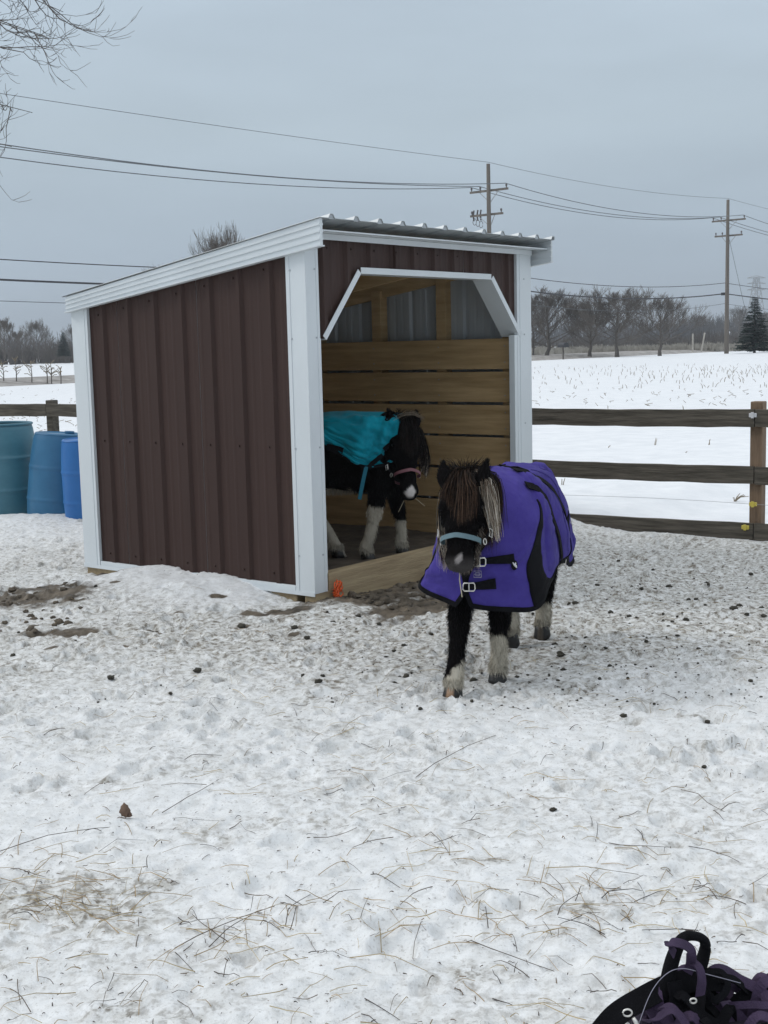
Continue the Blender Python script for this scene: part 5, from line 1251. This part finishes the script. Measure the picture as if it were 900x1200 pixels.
# chest buckles: straps on the left flank flap, loops at the centre
for v0, v1, uu, w_ in ((.635, .60, .135, .036), (.835, .80, .125, .040)):
    uv = [(.012, v0), (.05, v0-.006), (.09, v1), (uu, v1-.01)]
    P, N = rug.pt(-1, np.linspace(.010, uu, 16), np.linspace(v0, v1, 16), .010); wv = np.linspace(w_*.62, w_*1.25, 16)
    ribbon_path(P, N, wv, .004).obj('chest_strap', M['black_web'], rs)
    P, N = rug.pt(-1, np.array([.018]), np.array([v0]), .016); n_ = N[0]; e1 = np.array([0, 0, 1.]); e1 -= n_*(e1@n_); e1 /= np.linalg.norm(e1); e2 = np.cross(n_, e1); P = P[0]
    mb = MB(); sq = [(-1, -.55), (-.8, -1), (.8, -1), (1, -.55), (1, .55), (.8, 1), (-.8, 1), (-1, .55), (-1, -.55)]
    mb.tube([P+e2*a*.026+e1*b*.018 for a, b in sq], .0034, 6, caps=False); mb.tube([P+e2*.0-e1*.020, P+e1*.020], .0028, 5); mb.obj('chest_buckle', M['ring'], rs, smooth=True)
# maker's patches
def disc(c, n_, rx, rz, mat_, name, seg=20, th=.003):
    e1 = np.array([0, 0, 1.]); e1 = e1-n_*(e1@n_); e1 /= np.linalg.norm(e1); e2 = np.cross(n_, e1); mb = MB()
    a = np.linspace(0, 2*math.pi, seg+1)[:-1]; f_ = [c+e2*math.cos(t)*rx+e1*math.sin(t)*rz+n_*th for t in a]; b_ = [c+e2*math.cos(t)*rx+e1*math.sin(t)*rz for t in a]
    mb.add(f_+b_, [tuple(range(seg)), tuple(range(2*seg-1, seg-1, -1))]+[(i, seg+i, seg+(i+1) % seg, (i+1) % seg) for i in range(seg)]); mb.obj(name, mat_, rs); return e1, e2
P, N = rug.pt(-1, np.array([.165]), np.array([.655]), .010); e1, e2 = disc(P[0], N[0], .017, .022, M['black_web'], 'logo_patch')
mb = MB(); mb.tube([P[0]+N[0]*.005+e2*a+e1*b for a, b in ((-.010, -.012), (-.004, -.002), (.003, .003), (.011, .014))], [.002, .006, .0045, .002], 5); mb.tube([P[0]+N[0]*.005+e2*a+e1*b for a, b in ((-.001, .003), (-.005, .010), (-.002, .013))], [.004, .003, .001], 5); mb.obj('logo', M['patch_white'], rs)
P, N = rug.pt(-1, np.array([.045]), np.array([.735]), .009); n_ = N[0]; e1 = np.array([0, 0, 1.])-n_*n_[2]; e1 /= np.linalg.norm(e1); e2 = np.cross(n_, e1)
mb = MB()
for q in (1., .5): mb.tube([P[0]+n_*.003+e2*a*.016*q+e1*b*.014*q for a, b in ((-1, -1), (1, -1), (1, 1), (-1, 1), (-1, -1))], .0018, 4)
mb.tube([P[0]+n_*.003-e2*.016, P[0]+n_*.003+e2*.016], .0014, 4); mb.obj('stitched_emblem', M['patch_grey'], rs)
# belly strap clips
P, N = rug.pt(-1, np.array([.60]), np.array([.93]), .012)
mb = MB(); mb.tube([P[0], P[0]+np.array([0, .02, -.03]), P[0]+np.array([0, -.01, -.05])], .003, 5); mb.obj('clip', M['ring'], rs)
# mane, forelock, tail
Hh = lambda *a: H1f(*a)
brown = [((.008, .006, .005), (.070, .038, .024)), ((.006, .005, .005), (.03, .019, .014)), ((.02, .012, .009), (.17, .105, .07)), ((.005, .0045, .0045), (.010, .008, .007))]
blond = [((.26, .21, .16), (.60, .54, .46)), ((.45, .41, .34), (.68, .64, .58)), ((.12, .09, .065), (.42, .35, .27))]
g = []
for x in np.linspace(-.062, .062, 7):
    g.append([Hh(x*.35, -.045, -.01), Hh(x*.50, -.045, .045), Hh(x*.80, .03, .075), Hh(x*1.05, .10+.03*math.cos(x*50), .070), Hh(x*1.12, .150+.07*math.cos(x*37+.9), .060)])
fl = guide_hair(rn1, g, 2000, .0028, brown, .008, .34); join_strands('forelock', [fl], pony, kind='stuff')
g = []
for x in np.linspace(-.05, .05, 4): g.append([Hh(x*.5, .0, -.02), Hh(x*.7, -.06, .0), Hh(x*1.0, -.10, .005), Hh(x*1.5, -.125, .01)])
tuft = guide_hair(rn1, g, 520, .003, brown[1:2]+brown[3:], .008, .3)
lm = []                                           # blond mane falling on the near side (image right)
for q, (w0, w1) in enumerate(zip(np.linspace(0, 1, 5), range(5))):
    b0_ = pol1*(1-w0*.75)+np.array([0, .30, .90])*w0*.75+np.array([0, -.03, .045])
    dx = -.085-.02*w0; lm.append([b0_, b0_+np.array([dx*.8, .01, .0]), b0_+np.array([dx*1.15, .03, -.09]), b0_+np.array([dx*(1.30-.08*w0), .05, -.20+.03*w0]), b0_+np.array([dx*(1.42-.2*w0), .07, -.315+.10*w0])])
top_ = pol1+np.array([-.088, .0, .045]); lm2 = []
for q in np.linspace(0, 1, 4): lm2.append([top_+np.array([.03-.01*q, -.03*q, .015-.03*q]), top_+np.array([-.012-.028*q, .02, -.02-.02*q]), top_+np.array([-.030-.040*q, .05, -.10]), top_+np.array([-.050-.036*q, .07, -.19]), top_+np.array([-.078-.014*q, .08, -.275+.02*q])])
lmh = guide_hair(rn1, lm2, 620, .0028, blond+[((.05, .035, .025), (.20, .15, .11))], .007, .30, tipspread=1.1)
dkm = guide_hair(rn1, [[p+np.array([.015, -.03, -.01]) for p in l] for l in lm[:4]], 1500, .0034, brown[3:]+brown[:1], .014, .15)
rmn = []                                          # mane and beard fluff on the far side (image left)
for w0 in np.linspace(0, 1, 5):
    b0_ = Hh(.03, -.02+.03*w0, -.03-.03*w0); dx = .062
    rmn.append([b0_, b0_+np.array([dx, .0, -.03]), b0_+np.array([dx*1.2, .02, -.14]), b0_+np.array([dx*1.15, .03+.03*w0, -.24]), b0_+np.array([dx*.85, .04+.05*w0, -.33])])
rm1 = guide_hair(rn1, rmn, 1000, .0030, [brown[3], brown[3], brown[0], blond[2]], .010, .25); rm2 = guide_hair(rn1, rmn, 160, .0028, blond, .013, .15)
join_strands('mane', [lmh, dkm, rm1, rm2, tuft], pony, kind='stuff')
bd = []                                           # pale beard round the jaw
m_ = 1700; yy_ = rn1.uniform(.14, .37, m_); aa = rn1.uniform(1.35, 4.93, m_); Pb = np.array([Hh(.052*math.sin(a)*(1.25-y_), y_, -.03+.045*math.cos(a)) for a, y_ in zip(aa, yy_)]); Db = np.array([A1@np.array([math.sin(a)*.7, .7, math.cos(a)*.6]) for a in aa])+np.array([0, 0, -.5])
side_ = np.sin(aa) > 0
cb = np.where((rn1.random(m_) < np.where(side_, .85, .35))[:, None], np.array([.30, .255, .21]), np.array([.05, .04, .035]))*rn1.uniform(.6, 1.3, (m_, 1))
bd.append(strands(Pb, Db, rn1.uniform(.02, .055, m_), np.full(m_, .0024), cb, np.array([0, 0, -.6]), 4, rn1, .25)); join_strands('beard', bd, pony, kind='stuff')
g = [[(x*.3, -.60, .80), (x*.5, -.68, .72), (x, -.70, .5), (x*1.2, -.68, .33), (x*1.1, -.66, .20)] for x in np.linspace(-.05, .05, 5)]
tl = guide_hair(rn1, g, 900, .0034, [((.012, .01, .01), (.02, .016, .014)), ((.012, .01, .01), (.06, .045, .04)), ((.1, .08, .06), (.25, .2, .16))], .012, .25)
join_strands('tail', [tl], pony, kind='stuff')
# hay stalk hanging from its mouth
c_, s_ = math.cos(th1), math.sin(th1)
def w1(p): return np.array([PO[0]+c_*p[0]-s_*p[1], PO[1]+s_*p[0]+c_*p[1], p[2]])
mo = H1f(.006, .405, -.035); mb = MB(); mb.tube([w1(mo), w1(mo+np.array([-.002, .012, -.04])), w1(mo+np.array([-.012, .012, -.115]))], [.0016, .0028, .0022], 5, col=(.42, .38, .28)); mb.obj('hay_stem', M['straw'], label='pale hay stem hanging from the mouth of the walking pony', cat='hay stem')

# --- the pony standing inside the shed
S2 = 1.06; PO2 = (-.34, 8.96); u2_ = np.array([.95, -.31]); u2_ = u2_/np.linalg.norm(u2_); th2 = math.atan2(-u2_[0], u2_[1])
pony2 = empty('pony', (PO2[0], PO2[1], .085), th2, label='black pony with white stockings and turquoise rug standing inside the shed', cat='pony', group='miniature ponies')
legs2 = [dict(p=[(.10, .34, .56), (.11, .33, .42), (.125, .31, .30), (.13, .30, .24), (.14, .27, .13), (.14, .25, .09), (.14, .265, .055)], r=FRr),
         dict(p=[(-.09, .36, .56), (-.10, .38, .42), (-.12, .40, .30), (-.13, .41, .24), (-.14, .41, .13), (-.14, .405, .09), (-.14, .415, .055)], r=FRr),
         dict(p=[(.10, -.36, .58), (.10, -.22, .47), (.09, -.14, .38), (.085, -.13, .33), (.075, -.03, .18), (.07, .0, .11), (.07, .035, .060)], r=HRr, hoof=(HOOFC, np.array([.35, .32, .27]))),
         dict(p=[(-.10, -.40, .58), (-.10, -.42, .46), (-.085, -.52, .37), (-.08, -.56, .33), (-.07, -.54, .18), (-.07, -.52, .11), (-.07, -.50, .055)], r=HRr)]
def col2(V, Q):
    C = np.tile(BLACK*.9, (len(V), 1)); n_ = fbm(V[:, 0]+V[:, 1], V[:, 2]+V[:, 1]*.3, .03, 3, 2)-.5
    lim = np.where((V[:, 1] > .15)&(V[:, 0] > 0), .36, np.where(V[:, 1] > .15, .25, .46)); head = (np.abs(Q[:, 0]) < .2)&(Q[:, 1] > -.1)&(Q[:, 1] < .5)&(np.abs(Q[:, 2]) < .2)
    w = sstep(0, -.02, V[:, 2]+n_*.06-lim)*np.where(head&(V[:, 2] > .38)&(V[:, 1] > .45), 0, 1); C = C*(1-w[:, None])+WHITE*.9*w[:, None]
    sn = sstep(.2, .6, np.exp(-(((Q[:, 0]+n_*.02)/(.008+.5*np.clip(Q[:, 1]-.34, 0, .05)))**2+((Q[:, 1]-.375)/.030)**2)))*(Q[:, 2] > 0); C = C*(1-sn[:, None])+np.array([.55, .52, .5])*sn[:, None]
    return C
cov2 = lambda V: (V[:, 2] > .72)&(V[:, 1] < .25)
H2f, A2, pol2, HL2, rn2_ = make_pony(pony2, dict(S=S2, seed=9, poll=(.06, .50, .865), muzzle=(.24, .59, .405), face=(.8, .7, .35), legs=legs2, col=col2, covered=cov2, nfur=22000))
halter(pony2, H2f, A2, 'halter_pink', S2)
K2 = RUG.copy()
NE = [[(0, .53, .935), (.075, .52, .905), (.115, .50, .88), (.125, .49, .82), (.12, .48, .76), (.11, .48, .72), (.105, .48, .69), (.10, .48, .66)],
      [(0, .40, .95), (.09, .40, .92), (.14, .39, .88), (.155, .38, .81), (.16, .37, .74), (.155, .37, .69), (.15, .37, .65), (.15, .37, .62)],
      [(0, .25, .955), (.11, .25, .925), (.175, .25, .87), (.205, .25, .80), (.215, .25, .74), (.215, .25, .69), (.21, .25, .66), (.21, .25, .63)]]
for i in range(2, 8):
    top = K2[i, 0].copy(); hem = .745+.012*i
    zs = K2[i, :, 2].copy(); znew = top[2]-(top[2]-hem)*(np.linspace(0, 1, 8)**.85)
    for j in range(8):
        f_ = np.interp(-znew[j], -zs, np.arange(8)); a = int(min(f_, 6)); fr2 = f_-a; K2[i, j, :2] = RUG[i, a, :2]*(1-fr2)+RUG[i, a+1, :2]*fr2; K2[i, j, 1] = RUG[i, 0, 1]
    K2[i, :, 2] = znew
K2 = np.concatenate([np.array(NE), K2[2:]])
K2[..., 0] += np.where(np.arange(8)[None] > 0, np.where(np.arange(len(K2))[:, None] < 3, .026, .012), 0)
rug2 = Rug(K2, S2, 150, 60, 2.6, seed=21); rs2 = rug2.shell(M['turq'], pony2)
for side in (-1, 1):
    rug2.strap(side, [(u, .992) for u in np.linspace(0, 1, 12)], .016, M['black_web'], rs2, 'binding', off=.004, n=80)
    rug2.strap(side, [(.02, .55), (.05, .57), (.09, .62)], .028, M['black_web'], rs2, 'strap', off=.008, n=14)
    rug2.strap(side, [(.10, .72), (.16, .84), (.20, 1.)], .030, M['black_web'], rs2, 'strap', off=.010, n=20)
    rug2.strap(side, [(.30, .80), (.33, .9), (.35, 1.)], .040, M['black_web'], rs2, 'strap', off=.010, n=16)
P, N = rug2.pt(1, np.array([.10]), np.array([.20]), .010); n_ = N[0]; mb = MB(); e1 = np.array([0, 0, 1.])-n_*n_[2]; e1 /= np.linalg.norm(e1); e2 = np.cross(n_, e1)
mb.tube([P[0]+(e1*math.cos(a)+e2*math.sin(a))*.013 for a in np.linspace(0, 6.28, 9)], .006, 5); mb.obj('fastener', M['black_web'], rs2)
P, N = rug2.pt(1, np.array([.21]), np.array([.98]), .012); p0_ = P[0]
Ps = np.array([p0_, p0_+np.array([.02, -.02, -.10]), p0_+np.array([.03, -.045, -.22])]); ribbon_path(catmull(Ps, 14), np.tile(np.array([1., .1, 0]), (14, 1)), .026).obj('loose_strap', M['turq_strap'], rs2)
Hh2 = lambda *a: H2f(*a)*S2
dk = [((.005, .0045, .0045), (.012, .009, .008)), ((.006, .005, .005), (.03, .02, .016)), ((.005, .0045, .0045), (.007, .006, .006))]
g = [[Hh2(x*.5, -.05, -.01), Hh2(x*.7, -.04, .055), Hh2(x*.95, .05, .085), Hh2(x*1.0, .12, .08), Hh2(x*1.0, .17+.04*math.cos(x*40), .066)] for x in np.linspace(-.045, .045, 6)]
join_strands('forelock', [guide_hair(rn2_, g, 700, .0034, dk, .008, .3), guide_hair(rn2_, [[Hh2(-.09, -.03, .06), Hh2(-.03, -.055, .075), Hh2(.03, -.045, .08), Hh2(.08, -.015, .07)], [Hh2(-.085, -.02, .07), Hh2(-.03, -.045, .085), Hh2(.03, -.035, .09), Hh2(.085, -.005, .075)]], 12, .0024, blond[2:], .005, .15)], pony2, kind='stuff')
g = []
for w0 in np.linspace(0, 1, 4): g.append([Hh2(-.02, -.03, -.03-.03*w0), Hh2(-.085, .0, -.03), Hh2(-.115, .09, -.02), Hh2(-.12, .19, -.015), Hh2(-.105, .27, -.02)])
join_strands('mane', [guide_hair(rn2_, g, 800, .0034, dk, .013, .2), guide_hair(rn2_, g[2:], 150, .0032, blond[2:]+blond[:1], .008, .2), guide_hair(rn2_, [[Hh2(x, .02, -.03), Hh2(x, -.06, -.02), Hh2(x*1.6, -.085, .0), Hh2(x*2.2, -.07, .04)] for x in (-.05, 0, .05)], 500, .0034, dk, .012, .2)], pony2, kind='stuff')
g = [[(x*.3, -.60, .80), (x*.5, -.68, .72), (x, -.70, .5), (x*1.2, -.68, .33), (x*1.1, -.66, .20)] for x in np.linspace(-.05, .05, 5)]
tl = guide_hair(rn2_, g, 600, .0034, dk, .012, .25); join_strands('tail', [tl], pony2, kind='stuff')
c2_, s2_ = math.cos(th2), math.sin(th2)
def w2(p): p = np.asarray(p)*S2; return np.array([PO2[0]+c2_*p[0]-s2_*p[1], PO2[1]+s2_*p[0]+c2_*p[1], p[2]+.085])
mo = H2f(.02, .41, -.03); mb = MB(); mb.tube([w2(mo), w2(mo+np.array([.03, -.03, -.07]))], [.002, .0015], 5, col=(.4, .35, .25)); mb.tube([w2(H2f(-.03, .39, -.02)), w2(H2f(-.085, .44, -.02))], [.002, .0015], 5, col=(.4, .35, .25))
mb.obj('hay_stem', M['straw'], label='hay wisps sticking out of the mouth of the pony inside the shed', cat='hay stem')

# ------------------------------------------------------------------ heap of halters and straps at the lower right
hp_o = G(838, 1215); hp_o[2] = gz(hp_o[0], hp_o[1])
heap = empty('halter_heap', hp_o, 0, label='tangled heap of black and purple halters and straps in the lower right corner', cat='halters')
rnh = np.random.default_rng(12)
def L3(px_, py_, Yd): return DP(px_, py_, Yd)-hp_o
def strap3(pts, w, m_, name='strap', n=50, flip=0.):
    P = catmull(np.array(pts), n); T = np.gradient(P, axis=0); T /= np.linalg.norm(T, axis=1)[:, None]
    N = []
    for i in range(n):
        base = np.array([0.5*math.sin(i*.11+flip), -.8, 1.0+.5*math.sin(i*.13+flip)]); base -= T[i]*(base@T[i]); N.append(base/np.linalg.norm(base))
    return ribbon_path(P, N, w, .0035).obj(name, M[m_], heap, smooth=False)
Yh = hp_o[1]
# padded black loop standing up
Pl = catmull(np.array([L3(778, 1215, Yh-.02), L3(780, 1165, Yh-.01), L3(788, 1125, Yh), L3(800, 1100, Yh+.02), L3(815, 1097, Yh+.04), L3(826, 1104, Yh+.05), L3(824, 1122, Yh+.05), L3(814, 1145, Yh+.04), L3(800, 1170, Yh+.02)]), 60)
mb = MB(); mb.tube(Pl, .0135+.003*np.sin(np.linspace(0, 9, 60)), 10); mb.obj('padded_loop', M['black_web'], heap, smooth=True)
strap3([L3(790, 1118, Yh-.01), L3(783, 1108, Yh-.02), L3(792, 1105, Yh-.03), L3(808, 1112, Yh-.02), L3(810, 1128, Yh), L3(806, 1140, Yh)], .022, 'purple_web')
strap3([L3(812, 1128, Yh), L3(819, 1135, Yh-.02), L3(822, 1150, Yh-.03), L3(820, 1175, Yh-.03), L3(822, 1215, Yh-.04)], .020, 'purple_web')
strap3([L3(700, 1215, Yh-.08), L3(722, 1190, Yh-.06), L3(750, 1172, Yh-.03), L3(785, 1155, Yh), L3(820, 1148, Yh+.02), L3(850, 1150, Yh+.03)], .050, 'black_web')
strap3([L3(790, 1150, Yh-.02), L3(795, 1185, Yh-.04), L3(790, 1220, Yh-.06)], .040, 'black_web', flip=1)
strap3([L3(824, 1142, Yh+.02), L3(845, 1140, Yh+.01), L3(852, 1158, Yh-.01), L3(838, 1172, Yh-.02), L3(826, 1160, Yh)], .016, 'black_web')
for k in range(46):
    a0 = rnh.uniform(0, 6.28); cx = rnh.uniform(-.10, .24); cy = rnh.uniform(-.06, .08); r = rnh.uniform(.05, .11); zb = rnh.uniform(.05, .10); pts = []; stp = rnh.uniform(.35, .7)
    for i in range(6):
        a = a0+i*stp; pts.append((cx+r*math.cos(a)*1.2, cy+r*math.sin(a)*.8, max(.02, zb+.035*math.sin(i*1.1+k)*rnh.uniform(.4, 1.1))))
    pts[0] = (pts[0][0], pts[0][1], .0); pts[-1] = (pts[-1][0], pts[-1][1], .0)
    strap3(pts, rnh.choice([.016, .020, .024]), ['purple_web', 'black_web', 'purple_web', 'lilac_web'][k % 4], n=50, flip=k*.7)
# soft mass the straps lie on
bl = []
for k in range(26): bl.append(((rnh.uniform(-.17, .24), rnh.uniform(-.08, .12), rnh.uniform(0, .035)), (rnh.uniform(.03, .06), rnh.uniform(.03, .06), rnh.uniform(.02, .035)), None))
me = blobs_to_body(bl, .008, 'fleece_padding'); me.materials.clear(); me.materials.append(M['dark_purple']); link('fleece_padding', me, heap)
mb = MB(); mb.tube(catmull(np.array([L3(745, 1210, Yh-.08), L3(762, 1165, Yh-.05), L3(780, 1142, Yh-.04), L3(800, 1135, Yh-.03), L3(830, 1142, Yh-.02), L3(868, 1152, Yh-.01)]), 30), .0008, 5); mb.obj('cord', M['patch_grey'], heap)
for (a, b, rr) in ((735, 1186, .010), (812, 1172, .007)):
    c_ = L3(a, b, Yh-.07); mb = MB(); mb.tube([c_+np.array([rr*math.cos(t), -.003, rr*math.sin(t)*.8]) for t in np.linspace(0, 6.283, 17)], .0022, 6, caps=False); mb.obj('ring', M['ring'], heap, smooth=True)
mb = MB(); c_ = L3(742, 1193, Yh-.08); mb.tube([c_, c_+np.array([.008, 0, -.012]), c_+np.array([.012, -.004, -.035])], [.004, .0055, .003], 8); mb.obj('snap_hook', M['ring'], heap, smooth=True)

# ------------------------------------------------------------------ winter air
def haze(den):
    m = bpy.data.materials.new('haze'); m.use_nodes = True; nt = m.node_tree; nt.nodes.clear(); v = nt.nodes.new('ShaderNodeVolumePrincipled'); o_ = nt.nodes.new('ShaderNodeOutputMaterial')
    v.inputs['Color'].default_value = (.82, .88, .95, 1); v.inputs['Density'].default_value = den; nt.links.new(v.outputs[0], o_.inputs['Volume'])
    mb = MB(); mb.box((-950, -60, -1.8), (950, 2600, 42)); mb.obj('haze', m, kind='stuff', label='thin grey winter haze over the fields', cat='haze')
HAZE = .0006
if HAZE: haze(HAZE)
